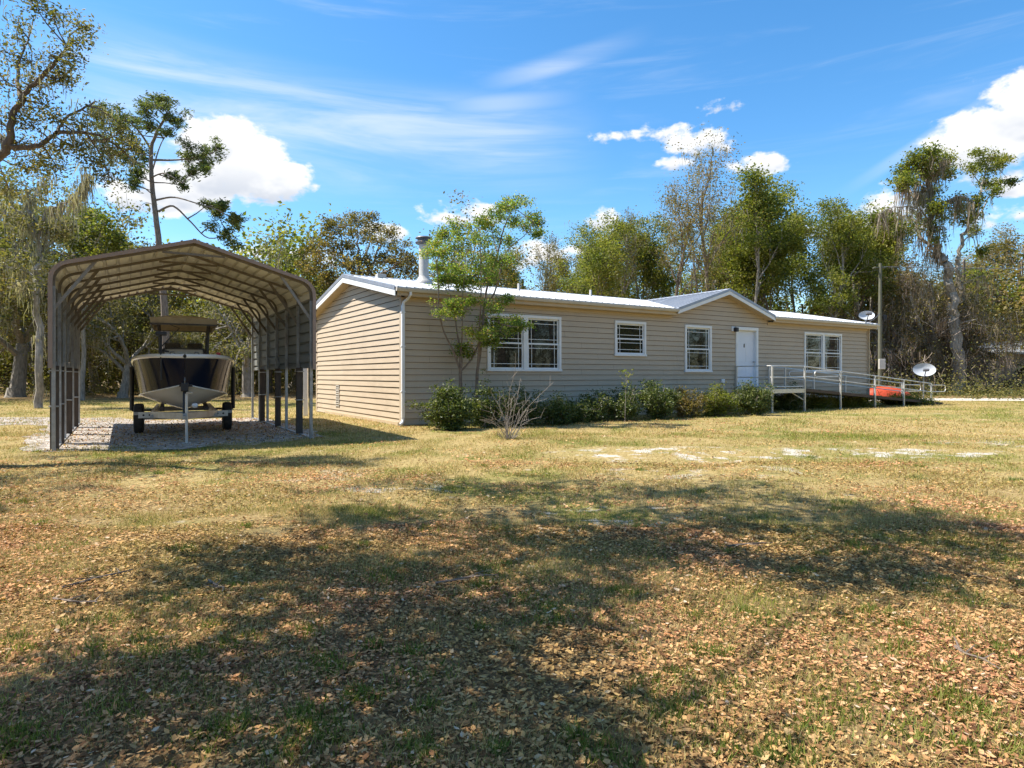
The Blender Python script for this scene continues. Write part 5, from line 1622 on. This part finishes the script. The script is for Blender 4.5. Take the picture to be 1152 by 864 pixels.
# -- small spring-leaved tree in front of the house
Y = 17.3
b = at(527, HY, Y); b.z = 0; k = Y / FPX
lim = [([Vector((at(519, HY, Y).x, Y, -.05))] + px_path([(519, 455), (518, 418), (519, 396)], Y), .055, .045),
       (px_path([(519, 420), (510, 395), (500, 375), (494, 350), (493, 318), (491, 295)], Y, -.5), .036, .01), (px_path([(519, 400), (514, 372), (510, 345), (504, 320), (498, 292)], Y, .3), .032, .008), (px_path([(518, 405), (520, 372), (520, 340), (524, 300)], Y, -.3), .026, .008),
       (px_path([(518, 418), (530, 405), (537, 390), (541, 378)], Y, .3), .028, .02), (px_path([(536, 396), (528, 388)], Y, -.1), .02, .012),
       ([Vector((at(535, HY, Y).x, Y + .1, -.05))] + px_path([(536, 455), (537, 420), (541, 390), (544, 350), (549, 320), (560, 285), (566, 260), (574, 240), (584, 222)], Y, .5), .058, .012),
       (px_path([(537, 425), (539, 380), (541, 340), (541, 300), (540, 265)], Y, -.4), .035, .008), (px_path([(544, 345), (556, 330), (564, 300), (572, 280), (590, 265), (600, 250)], Y, -.6), .03, .006), (px_path([(549, 320), (543, 300), (540, 280), (530, 260)], Y, .7), .022, .006), (px_path([(560, 285), (554, 262), (552, 240)], Y, .5), .02, .006), (px_path([(545, 355), (558, 362), (575, 368)], Y, -.8), .018, .006)]
cl = []
for (x, y, rx, ry) in [(585, 228, 12, 5), (572, 232, 11, 6), (560, 240, 10, 6), (597, 244, 9, 5), (603, 251, 6, 4), (588, 254, 7, 5), (576, 250, 9, 6), (552, 250, 11, 7), (538, 250, 10, 6), (524, 252, 10, 6), (515, 262, 9, 6), (500, 264, 8, 5), (491, 272, 8, 6), (487, 284, 7, 6), (500, 282, 10, 7), (515, 280, 11, 8), (530, 270, 11, 8), (545, 270, 11, 8), (560, 268, 10, 8),
                        (572, 272, 7, 6), (490, 300, 8, 6), (503, 300, 9, 7), (518, 302, 11, 8), (533, 298, 11, 9), (548, 294, 10, 9), (562, 290, 8, 7), (537, 318, 11, 8), (550, 312, 9, 8), (522, 320, 9, 5), (508, 316, 8, 5), (494, 314, 7, 5), (570, 232, 9, 4), (498, 348, 10, 5), (512, 342, 9, 4), (508, 352, 9, 4), (528, 340, 7, 3),
                        (560, 350, 12, 6), (574, 358, 12, 5), (548, 362, 12, 6), (562, 372, 12, 6), (578, 370, 9, 4), (545, 378, 10, 6), (534, 372, 9, 5), (556, 386, 7, 4), (528, 398, 9, 3), (520, 392, 8, 3), (588, 366, 7, 3), (604, 262, 3, 2), (565, 340, 8, 4)]:
    c = at(x, y, Y + rngp.uniform(-.75, .75)); cl.append((c, (rx * k, rx * k, ry * k)))
skeleton_tree(77, 'ornamental_tree', 'small many stemmed tree in fresh spring leaf before the near double window', lim, cl, M['myrtle_leaf'], M['stem_bark'], b, 12, .085, .055, 34, jitter=.03)


# -- shrubs along the wall
def shrub(seed, x0, x1, top, Y, label, leafm, dens=1.0, grp='shrubs planted along the front wall', name='shrub', size=.055, spiky=.2):
    rng = np.random.default_rng(seed); rr = random.Random(seed)
    k = Y / FPX; px = (x0 + x1) / 2; c = at(px, HY, Y); W = (x1 - x0) / 2 * k * 1.12; H = (CAMH + (HY - top) * k) * 1.12
    e = empty(name, (c.x, c.y, 0), 0, label, 'shrub', grp)
    t = Tree(seed)
    nb = int(32 * max(.5, W * 1.4))
    for i in range(nb):
        a = rr.uniform(0, math.tau); f = rr.uniform(0, 1) ** .6
        tip = Vector((math.cos(a) * W * f, math.sin(a) * min(W, .5) * f, H * rr.uniform(.45, 1.0) * (1 - .35 * f ** 2)))
        root = Vector((tip.x * .25, tip.y * .25, -.02)); m_ = root.lerp(tip, .5) + rvec(t.rng, .08)
        t.limb([root, m_, tip], .013, .003, 4)
        for q in range(7):
            p0 = m_.lerp(tip, rr.uniform(-.5, 1)); e_ = p0 + Vector((rr.gauss(0, .14), rr.gauss(0, .12), rr.gauss(.03, .12)))
            e_.z = max(.04, e_.z); t.limb([p0, e_], .005, .002, 3); t.tips += [e_, p0.lerp(e_, .5)]
    lv = t.leaves(15 * dens, .08, size * 1.15, 1.9)
    lv[0][:, 2] = np.maximum(lv[0][:, 2], .01)
    t.wood.build('stems', M['twig'], e, fixn=False)
    np_mesh('foliage', lv[0], lv[1], leafm, e)
    return e


SH = [(474, 528, 437, 15.9, 'dense rounded dark shrub nearest the corner downspout', 'shrub_leaf', 2.6), (530, 566, 436, 16.7, 'dark shrub at the foot of the small spring tree', 'shrub_leaf', 1.5),
      (560, 608, 440, 17.2, 'loose shrub under the near double window', 'shrub_leaf', 1.1), (602, 642, 447, 17.6, 'low shrub below the right half of the near double window', 'shrub_leaf', 1.3),
      (634, 662, 451, 18.3, 'smallest low shrub between the near double window and the first single window', 'shrub_leaf', 1.2),
      (655, 690, 444, 18.9, 'small shrub left of the first single window', 'shrub_leaf', 1.0), (678, 722, 436, 19.2, 'leggy shrub below the first single window', 'shrub_leaf', 1.1),
      (716, 768, 432, 19.8, 'widest shrub midway along the front wall', 'shrub_leaf', 1.5), (752, 792, 436, 20.6, 'dull twiggy shrub below the second single window', 'olive_leaf', .9), (786, 830, 437, 21.2, 'yellowish green shrub left of the front door', 'green_leaf', 1.2),
      (828, 866, 431, 21.7, 'glossy dark shrub under the ramp landing', 'shrub_leaf', 1.5), (870, 905, 440, 24.9, 'shaded shrub behind the ramp landing', 'shrub_leaf', 1.2), (905, 935, 446, 25.8, 'low shrub under the upper end of the ramp', 'green_leaf', 1.0)]
for i, (x0, x1, tp, Y_, lab, lm, dn) in enumerate(SH): shrub(200 + i, x0, x1, tp, Y_, lab, M[lm], dn)
shrub(230, 930, 985, 449, 26.9, 'strip of low weeds under the middle of the ramp', M['green_leaf'], 1.0, None, 'weed_clump')
shrub(231, 985, 1050, 447, 29, 'strip of low weeds under the lower end of the ramp', M['green_leaf'], .8, None, 'weed_clump')
# bare twiggy bush
e = empty('bare_bush', (at(572, HY, 13.6).x, 13.6, 0), 0, 'leafless bush of pale twigs standing in the grass before the shrubs', 'bush')
t = Tree(88); k = 13.6 / FPX
for (x1, y1) in [(545, 455), (556, 448), (566, 438), (580, 398), (586, 425), (598, 445), (622, 430), (604, 458), (592, 462), (550, 470), (575, 450), (563, 462), (610, 470), (584, 445), (570, 468), (595, 472), (540, 472)]:
    tip = Vector(((x1 - 572) * k, t.rng.uniform(-.35, .35), CAMH + (HY - y1) * k)); root = Vector((t.rng.uniform(-.08, .08), t.rng.uniform(-.08, .08), -.02))
    pts = [root.lerp(tip, f) + rvec(t.rng, .05) * math.sin(f * 3.1) + Vector((0, 0, .10 * math.sin(f * 3.14))) for f in (0, .25, .5, .75, 1)]
    t.limb(pts, .0075, .003, 5)
    for q in range(6):
        p0 = pts[2].lerp(pts[4], t.rng.random()) if q % 2 else pts[1].lerp(pts[3], t.rng.random()); t.limb([p0, p0 + (tip - root).normalized() * .15 + rvec(t.rng, .2)], .0035, .0015, 3)
for q in range(60):
    a = t.rng.uniform(0, math.tau); p0 = Vector((math.cos(a) * .12, math.sin(a) * .12, 0)); t.limb([p0, p0 * 2.2 + Vector((0, 0, t.rng.uniform(.08, .28)))], .0028, .0012, 3)
t.wood.build('twigs', pmat('pale_twig', (.26, .22, .18), .85, var=.2), e, fixn=False)
# young sapling by the wall
e = empty('sapling', (at(703, HY, 18.6).x, 18.6, 0), 0, 'thin sapling with pale yellow leaves by the first single window', 'sapling')
t = Tree(89); k = 18.6 / FPX
t.limb([Vector((0, 0, -.02)), Vector((.02, 0, .7)), Vector((.05, 0, 1.35))], .01, .004, 5)
for q in range(9):
    p0 = Vector((.04, 0, 1.0 + q * .06)); e_ = p0 + Vector((t.rng.normal() * .2, t.rng.normal() * .15, t.rng.uniform(.0, .15))); t.limb([p0, e_], .004, .002, 3); t.tips += [e_, p0.lerp(e_, .6)]
lv = t.leaves(7, .05, .055); t.wood.build('stem', M['twig'], e, fixn=False); np_mesh('foliage', lv[0], lv[1], M['spring_leaf'], e)

# -- trees left of and behind the photographer: they shade the lawn
def shade_oak(seed, base, gpts, label, per=13, extra=()):
    """crown clumps given by the ground points their shade falls on"""
    base = Vector(base); t_top = base + Vector((.8, .3, 4.2))
    lim = [([base - Vector((0, 0, .1)), base + Vector((.1, 0, 2)), t_top], .45, .32)]
    cl = []; hubs = {}
    for (gx, gy, r, h) in gpts:
        c = Vector((gx - .693 * h, gy + .03 * h, h)); cl.append((c, (r, r, r * .6)))
        key_ = (round(c.x / 2.6), round(c.y / 3)); hubs.setdefault(key_, []).append(c)
    for cs in hubs.values():
        m_ = sum(cs, Vector()) / len(cs) - Vector((0, 0, .3)); d = m_ - t_top
        side = Vector((0, 0, d.length * .10))
        lim.append(([t_top, t_top.lerp(m_, .33) + side, t_top.lerp(m_, .66) + side, m_], .03, .012))
    return skeleton_tree(seed, 'live_oak', label, lim, cl, M['oak_leaf'], M['bark'], base, per, .24, .13, 20, aspect=2.0, lift=True)


def hmin(y, r): return CAMH + .60 * max(y, 0) + r * .8 + .5


G = []
rs = random.Random(17)
SHADE = [  # px, py on the ground of each shaded patch, spread in metres
    (470, 552, .9), (560, 545, .9), (640, 543, 1.0), (720, 548, 1.0), (790, 556, .9), (850, 562, .8), (910, 575, .8), (970, 582, .7), (1040, 590, .6), (1110, 594, .5),
    (520, 575, .9), (600, 575, .9), (680, 578, .8), (760, 585, .7), (840, 592, .7), (930, 598, .6), (1010, 608, .6),
    (400, 585, .7), (460, 600, .8), (540, 610, .8), (610, 615, .7), (690, 612, .5), (330, 620, .7), (400, 630, .8), (480, 640, .8), (560, 650, .7), (270, 650, .6), (330, 665, .7), (420, 680, .7), (500, 690, .7), (580, 690, .5),
    (200, 685, .3), (360, 720, .5), (440, 730, .6), (530, 730, .5), (600, 740, .4), (300, 760, .5), (400, 780, .5), (500, 790, .5), (580, 800, .4), (640, 800, .3), (220, 790, .4), (120, 800, .4), (60, 780, .4),
    (60, 840, .4), (200, 850, .5), (350, 860, .5), (480, 860, .5), (590, 865, .4), (620, 770, .3), (900, 640, .35), (960, 650, .4), (1020, 640, .3), (650, 655, .4), (720, 630, .4), (780, 620, .4), (60, 790, .3), (150, 760, .3)]
SHADE = [q for i_, q in enumerate(SHADE) if q[1] < 660 or (q[0] > 30 and i_ % 2 == 0) or (200 < q[0] < 460 and q[1] < 740)]
for (x, y, r) in SHADE:
    Z = FPX * CAMH / (y - HY); gx = (x - CX) / FPX * Z
    # the clump must sit above the field of view
    if y > 670: r *= .62
    h = hmin(Z, r) + rs.uniform(.1, .9)
    G.append((gx, Z, r * .9, h))
shade_oak(301, (-7.5, -.8, 0), G, 'spreading oak beside the photographer shading the front lawn')
G2 = [(-6.6, 8.4, .5, 6.6), (-5.4, 8.9, .5, 7.0), (-4.2, 9.5, .4, 7.4), (-7.4, 10.6, .4, 7.9), (-6.2, 10.2, .4, 7.8), (-5.0, 11.0, .4, 8.4), (-9.0, 9.2, .5, 7.2), (-8.0, 12.6, .4, 9.2), (-3.0, 9.9, .3, 7.8)]
shade_oak(302, (-13.8, 5.5, 0), G2, 'oak outside the left edge throwing streaks of shade before the carport', per=8)

# ------------------------------------------------------------------ far woodland: one mass all round
rng = np.random.default_rng(9)
LV = []; mbw = MB()
def wood_ring():
    n = 0
    for i in range(520):
        if i < 230:      # ahead
            a = rng.uniform(-46, 46) ; d = rng.uniform(62, 100)
        else:
            a = rng.uniform(60, 300); d = rng.uniform(34, 75)
        x, y = d * math.sin(R(a)), d * math.cos(R(a))
        if i >= 230 and abs(y) < 14 and x < 0 and d < 50: d *= 1.4; x, y = d * math.sin(R(a)), d * math.cos(R(a))
        front = i < 230
        left = x < -8
        H = rng.uniform(8.5, 13) if front and not left else rng.uniform(9, 15)
        if front and left: H = rng.uniform(7, 12.5) * (.85 if x > -30 else 1)
        yield x, y, H, d
def front_(x, y, d): return y > 40
parts = {0: [], 1: [], 2: []}
for (x, y, H, d) in wood_ring():
    r = H * .03; lean = rng.normal(size=2) * .5
    mbw.tube([(x, y, -.1), (x + lean[0] * .4, y + lean[1] * .4, H * .45), (x + lean[0], y + lean[1], H * .9)], [r, r * .7, r * .25], 5, cap=False)
    kcl = int(34 * (1.0 if d > 60 else .8)); cs = rng.normal(size=(kcl, 3)); cs /= np.linalg.norm(cs, axis=1)[:, None]
    W = H * .36
    cs = cs * rng.uniform(.35, 1, (kcl, 1)) * [W, W, H * .44] + [x + lean[0] * .6, y + lean[1] * .6, H * .53]
    C = np.repeat(cs, 48 if front_(x, y, d) else 24, 0); C = C + rng.normal(size=C.shape) * [.62, .62, .42]
    C[:, 2] = np.abs(C[:, 2])
    low = rng.normal(size=(320 if x > -8 else 110, 3)) * [W * .55, W * .55, .5] + [x, y, 1.2]; low[:, 2] = np.abs(low[:, 2])
    C = np.concatenate([C, low])
    parts[int(rng.integers(0, 3))].append(rand_rot_quads(rng, C, .30, 1.4))
all_parts = []
wood = mbw.build('distant_woodland', M['bark'], fixn=False)
Vw = np.array([v.co[:] for v in wood.data.vertices])
bpy.data.objects.remove(wood)
fq = [f for f in mbw.f]
Fw = np.array([(f[0], f[1], f[2]) for f in fq] + [(f[0], f[2], f[3]) for f in fq])
sets = [(Vw, Fw, M['bark']), cat(parts[0]) + (M['oak_leaf'],), cat(parts[1]) + (M['olive_leaf'],), cat(parts[2]) + (M['green_leaf'],)]
Vall, Fall = cat([(a, b) for a, b, _ in sets])
o = np_mesh('distant_woodland', Vall, Fall, [c for _, _, c in sets])
mi = np.concatenate([np.full(len(b), i, dtype=np.int32) for i, (a, b, _) in enumerate(sets)])
o.data.polygons.foreach_set('material_index', mi)
tag(o, 'far mass of mixed woodland closing the view behind the nearer trees', None, kind='stuff')

# undergrowth at the foot of the trees
C = []
for i in range(900):
    a = rng.uniform(-44, 44); d = rng.uniform(50, 62) if a < -5 else rng.uniform(42, 56)
    x, y = d * math.sin(R(a)), d * math.cos(R(a))
    if 36 < x < 62: continue
    h = (abs(rng.normal()) * .9 + .3) * (.35 if x > 30 else 1)
    n = 45 if x < -5 else (120 if x < 12 else 60)
    c = rng.normal(size=(n, 3)) * [.9, .9, h * .6] + [x, y, h * .6]; c[:, 2] = np.abs(c[:, 2]); C.append(c)
C = np.concatenate(C)
v, f = rand_rot_quads(rng, C, .12, 1.8)
o = np_mesh('undergrowth', v, f, M['oak_leaf']); tag(o, 'tangled low undergrowth along the foot of the woodland', None, kind='stuff')
S = np.stack([rng.uniform(15, 45, 5000), rng.uniform(42, 50, 5000), rng.uniform(.5, 3.2, 5000)], 1); S[:, 1] += (S[:, 0] - 20) * .05; S[:, 2] *= np.where(S[:, 0] > 34, .3, 1)
v, f = ribbons(rng, S, rng.uniform(.5, 2.2, 5000), .045, 4, .5)
v[:, 2] = np.abs(v[:, 2])
o = np_mesh('bramble_thicket', v, f, M['vine']); tag(o, 'grey brown bramble thicket behind the sand driveway', None, kind='stuff')

# ------------------------------------------------------------------ lawn: blades and fallen leaves
def scatter(n, y0, y1, power=1.0, xm=1.0):
    """points in the strip of lawn the camera sees, a little wider"""
    u = rng.random(n); y = (y0 ** (power + 1) + u * (y1 ** (power + 1) - y0 ** (power + 1))) ** (1 / (power + 1))
    x = rng.uniform(-1, 1, n) * (y * .86 + .9) * xm
    return x, y


def blocked(x, y):
    """inside the house, on the gravel pad or the drive"""
    rx, ry = x - HO.x, y - HO.y
    s = rx * .8437 + ry * .5367; t = -rx * .5367 + ry * .8437
    inh = (s > -.05) & (s < L_H + .1) & (t > -.05) & (t < D_H + .1)
    qx, qy = x + 8.12, y - 11.4
    u = qx * c_ + qy * s_; v = -qx * s_ + qy * c_
    pad = (u > -.3) & (u < 4.8) & (v > .15 - .5 * ((u > 1.2) & (u < 3.6))) & (v < 7.6)
    drv = (x > 17.3) & (y > 32.9)
    return inh | drv | (pad & (rng.random(len(x)) > .12))


def patch_noise(x, y, sc, seed):
    """value noise on a lattice"""
    r_ = np.random.default_rng(seed); T = r_.random((256, 256))
    X = x * sc + 100; Y_ = y * sc + 100; xi = np.floor(X).astype(int); yi = np.floor(Y_).astype(int); fx = X - xi; fy = Y_ - yi
    fx = fx * fx * (3 - 2 * fx); fy = fy * fy * (3 - 2 * fy)
    g_ = lambda a, b: T[a % 256, b % 256]
    return (g_(xi, yi) * (1 - fx) + g_(xi + 1, yi) * fx) * (1 - fy) + (g_(xi, yi + 1) * (1 - fx) + g_(xi + 1, yi + 1) * fx) * fy


def sandy(x, y):
    m_ = np.zeros(len(x), bool)
    for (cx, cy, rx, ry) in ((3.0, 11.0, 2.4, 1.2), (6.2, 11.2, 2.4, .8), (1.0, 6.3, .7, .4)):
        m_ |= ((x - cx) / rx) ** 2 + ((y - cy) / ry) ** 2 < 1
    return m_


def blades(n, y0, y1, hgt, wdt, power, keep):
    x, y = scatter(n, y0, y1, power)
    dn = patch_noise(x, y, 1.1, 1) * .5 + patch_noise(x, y, 3.7, 2) * .5
    ok = (~blocked(x, y)) & (rng.random(n) < np.clip((dn - keep) * 3.2 + .25, .06, 1)) & ~(sandy(x, y) & (rng.random(n) > .3))
    x, y, dn = x[ok], y[ok], dn[ok]; n = len(x)
    z = gh(x, y)
    th = rng.uniform(0, math.tau, n); w = wdt * rng.uniform(.6, 1.4, n); h = hgt * rng.uniform(.35, 1.3, n) * (.6 + dn)
    la = rng.uniform(0, math.tau, n); lean = rng.uniform(.2, 1.6, n)
    sx, sy = np.cos(th) * w / 2, np.sin(th) * w / 2
    ox, oy = np.cos(la) * lean * h, np.sin(la) * lean * h
    hz = h / np.sqrt(1 + lean * lean) * 1.1
    p = np.stack([np.stack([x - sx, y - sy, z - .004], 1), np.stack([x + sx, y + sy, z - .004], 1),
                  np.stack([x + sx * .7 + ox * .4, y + sy * .7 + oy * .4, z + hz * .62], 1), np.stack([x - sx * .7 + ox * .4, y - sy * .7 + oy * .4, z + hz * .62], 1),
                  np.stack([x + ox * .9, y + oy * .9, z + hz], 1)], 1).reshape(-1, 3)
    i = np.arange(n)[:, None] * 5
    return p, np.concatenate([i + [[0, 1, 2]], i + [[0, 2, 3]], i + [[3, 2, 4]]], 0)


def tufts():
    """denser green weeds in the near lawn"""
    out = []
    spots = [(430, 650, .10), (545, 640, .09), (1090, 682, .11), (1052, 668, .16), (270, 725, .08), (860, 700, .08), (50, 620, .2), (700, 860, .1), (350, 810, .1), (545, 655, .06), (130, 800, .08), (1010, 740, .08), (620, 700, .1), (470, 760, .12), (820, 770, .07), (240, 830, .1), (1080, 800, .08)]
    r0_ = random.Random(4)
    spots += [(r0_.uniform(-30, 1180), 470 + 390 * r0_.random() ** .8, r0_.uniform(.03, .09)) for _ in range(110)]
    for (px, py, r) in spots:
        Z = FPX * CAMH / (py - HY); cx = (px - CX) / FPX * Z
        n = int(150 * (r / .1) ** .6)
        r *= .75; x = cx + rng.normal(size=n) * r; y = Z + rng.normal(size=n) * r
        th = rng.uniform(0, math.tau, n); w = .004 * rng.uniform(.6, 1.4, n); h = rng.uniform(.02, .06, n)
        la = rng.uniform(0, math.tau, n); lean = rng.uniform(.1, .9, n)
        z = gh(x, y); sx, sy = np.cos(th) * w, np.sin(th) * w; ox, oy = np.cos(la) * lean * h, np.sin(la) * lean * h
        p = np.stack([np.stack([x - sx, y - sy, z], 1), np.stack([x + sx, y + sy, z], 1), np.stack([x + ox, y + oy, z + h], 1)], 1).reshape(-1, 3)
        i = np.arange(n)[:, None] * 3; out.append((p, i + [[0, 1, 2]]))
    return cat(out)


v, f = cat([blades(300000, 1.6, 6.5, .034, .0032, .9, .36), blades(230000, 6.0, 15, .042, .006, .9, .34), blades(150000, 14, 34, .06, .012, 1.0, .32)])
o = np_mesh('grass', v, f, M['grass']); tag(o, 'short straw and green grass blades covering the lawn', None, kind='stuff')
v, f = tufts()
o = np_mesh('weed_tufts', v, f, leaf_mat('weed_green', [(0, (.06, .10, .018)), (.5, (.13, .18, .03)), (1, (.24, .25, .06))], .35)); tag(o, 'small bright green weed tufts dotted over the near lawn', None, kind='stuff')


def fallen(n, y0, y1, size, power, keep=.3):
    x, y = scatter(n, y0, y1, power)
    dn = patch_noise(x, y, .7, 5) * .5 + patch_noise(x, y, 2.9, 6) * .5
    ok = (~blocked(x, y)) & (rng.random(n) < np.clip((dn - keep) * 2.6 + .2, .05, 1)) & ~(sandy(x, y) & (rng.random(n) > .25))
    x, y = x[ok], y[ok]; n = len(x)
    a = rng.uniform(0, math.tau, n); L = size * np.clip(np.exp(rng.normal(size=n) * .36), .4, 1.75); W = L * rng.uniform(.28, .62, n)
    d = np.stack([np.cos(a), np.sin(a), rng.normal(size=n) * .22], 1); w = np.stack([-np.sin(a), np.cos(a), rng.normal(size=n) * .3], 1)
    cz = gh(x, y) + .006 + rng.random(n) * .018
    c = np.stack([x, y, cz], 1); up = np.array([[0, 0, 1.0]]); curl = (rng.uniform(-.05, .30, n) * L)[:, None]
    L = L[:, None]; W = W[:, None]
    P = [c - d * L / 2 + up * curl * .6, c - d * L * .12 - w * W / 2 + up * curl * .5, c - d * L * .12 + w * W / 2 + up * curl * .5, c + d * L * .22 - w * W * .42 + up * curl * .35, c + d * L * .22 + w * W * .42 + up * curl * .35, c + d * L / 2 + up * curl * .8, c]
    V_ = np.stack(P, 1).reshape(-1, 3); i = np.arange(n)[:, None] * 7
    return V_, np.concatenate([i + [q] for q in [[0, 1, 6], [0, 6, 2], [1, 3, 6], [6, 4, 2], [3, 5, 6], [6, 5, 4]]], 0)


v, f = cat([fallen(165000, 1.6, 5.8, .0225, .8, .2), fallen(85000, 5, 10, .029, 1.0, .33), fallen(52000, 9.5, 20, .038, 1.0, .42), fallen(16000, 24, 50, .055, 1.0, .3)])
o = np_mesh('leaf_litter', v, f, M['litter']); tag(o, 'curled brown oak leaves scattered thickly over the near lawn', None, kind='stuff')
# leaves and stones on the gravel pad
n = 2600
u = rng.uniform(-.2, 4.7, n); q = rng.uniform(-.4, 7.5, n); x = -8.12 + u * c_ - q * s_; y = 11.4 + u * s_ + q * c_
C = np.stack([x, y, np.full(n, .02)], 1)
v, f = rand_rot_quads(rng, C, .04, 1.4); v[:, 2] = np.abs(v[:, 2] - .0) + .01
o = np_mesh('pad_leaf_litter', v, f, M['litter']); tag(o, 'brown leaves lying on the gravel under the carport', None, kind='stuff')
# twigs lying on the lawn
tm = pmat('dead_twig', (.17, .13, .10), .9, var=.3)
for i, (x0, y0, x1, y1) in enumerate([(70, 668, 150, 645), (60, 680, 112, 682), (235, 655, 250, 672), (490, 655, 560, 648), (1075, 740, 1125, 765), (820, 618, 870, 612)]):
    pts = []
    for (x, y) in ((x0, y0), (x1, y1)):
        Z = FPX * CAMH / (y - HY); pts.append(Vector(((x - CX) / FPX * Z, Z, 0)))
    m_ = pts[0].lerp(pts[1], .5) + Vector((rngp.uniform(-.04, .04), rngp.uniform(-.06, .06), 0))
    P = [pts[0], pts[0].lerp(m_, .5), m_, m_.lerp(pts[1], .5) + Vector((.02, .02, 0)), pts[1]]
    for p_ in P: p_.z = float(gh(np.array([p_.x]), np.array([p_.y]))[0]) + .022
    w = MB(); w.tube(P, [.009, .008, .007, .006, .003], 5)
    for k_ in (1, 2, 3):
        dr = Vector((rngp.uniform(-.14, .14), rngp.uniform(-.14, .14), .02)); w.tube([P[k_], P[k_] + dr], [.005, .002], 4)
    o = w.build('fallen_twig', tm)
    tag(o, ['dark fallen twig in the grass at the left, the longer of two', 'short dark fallen twig just below the longer one at the left', 'tiny upright ended twig among the leaves left of centre', 'thin fallen twig near the centre of the shaded lawn', 'pale fallen twig among the leaves at the lower right', 'thin fallen twig on the far edge of the shaded lawn'][i], 'twig', 'twigs fallen on the lawn')
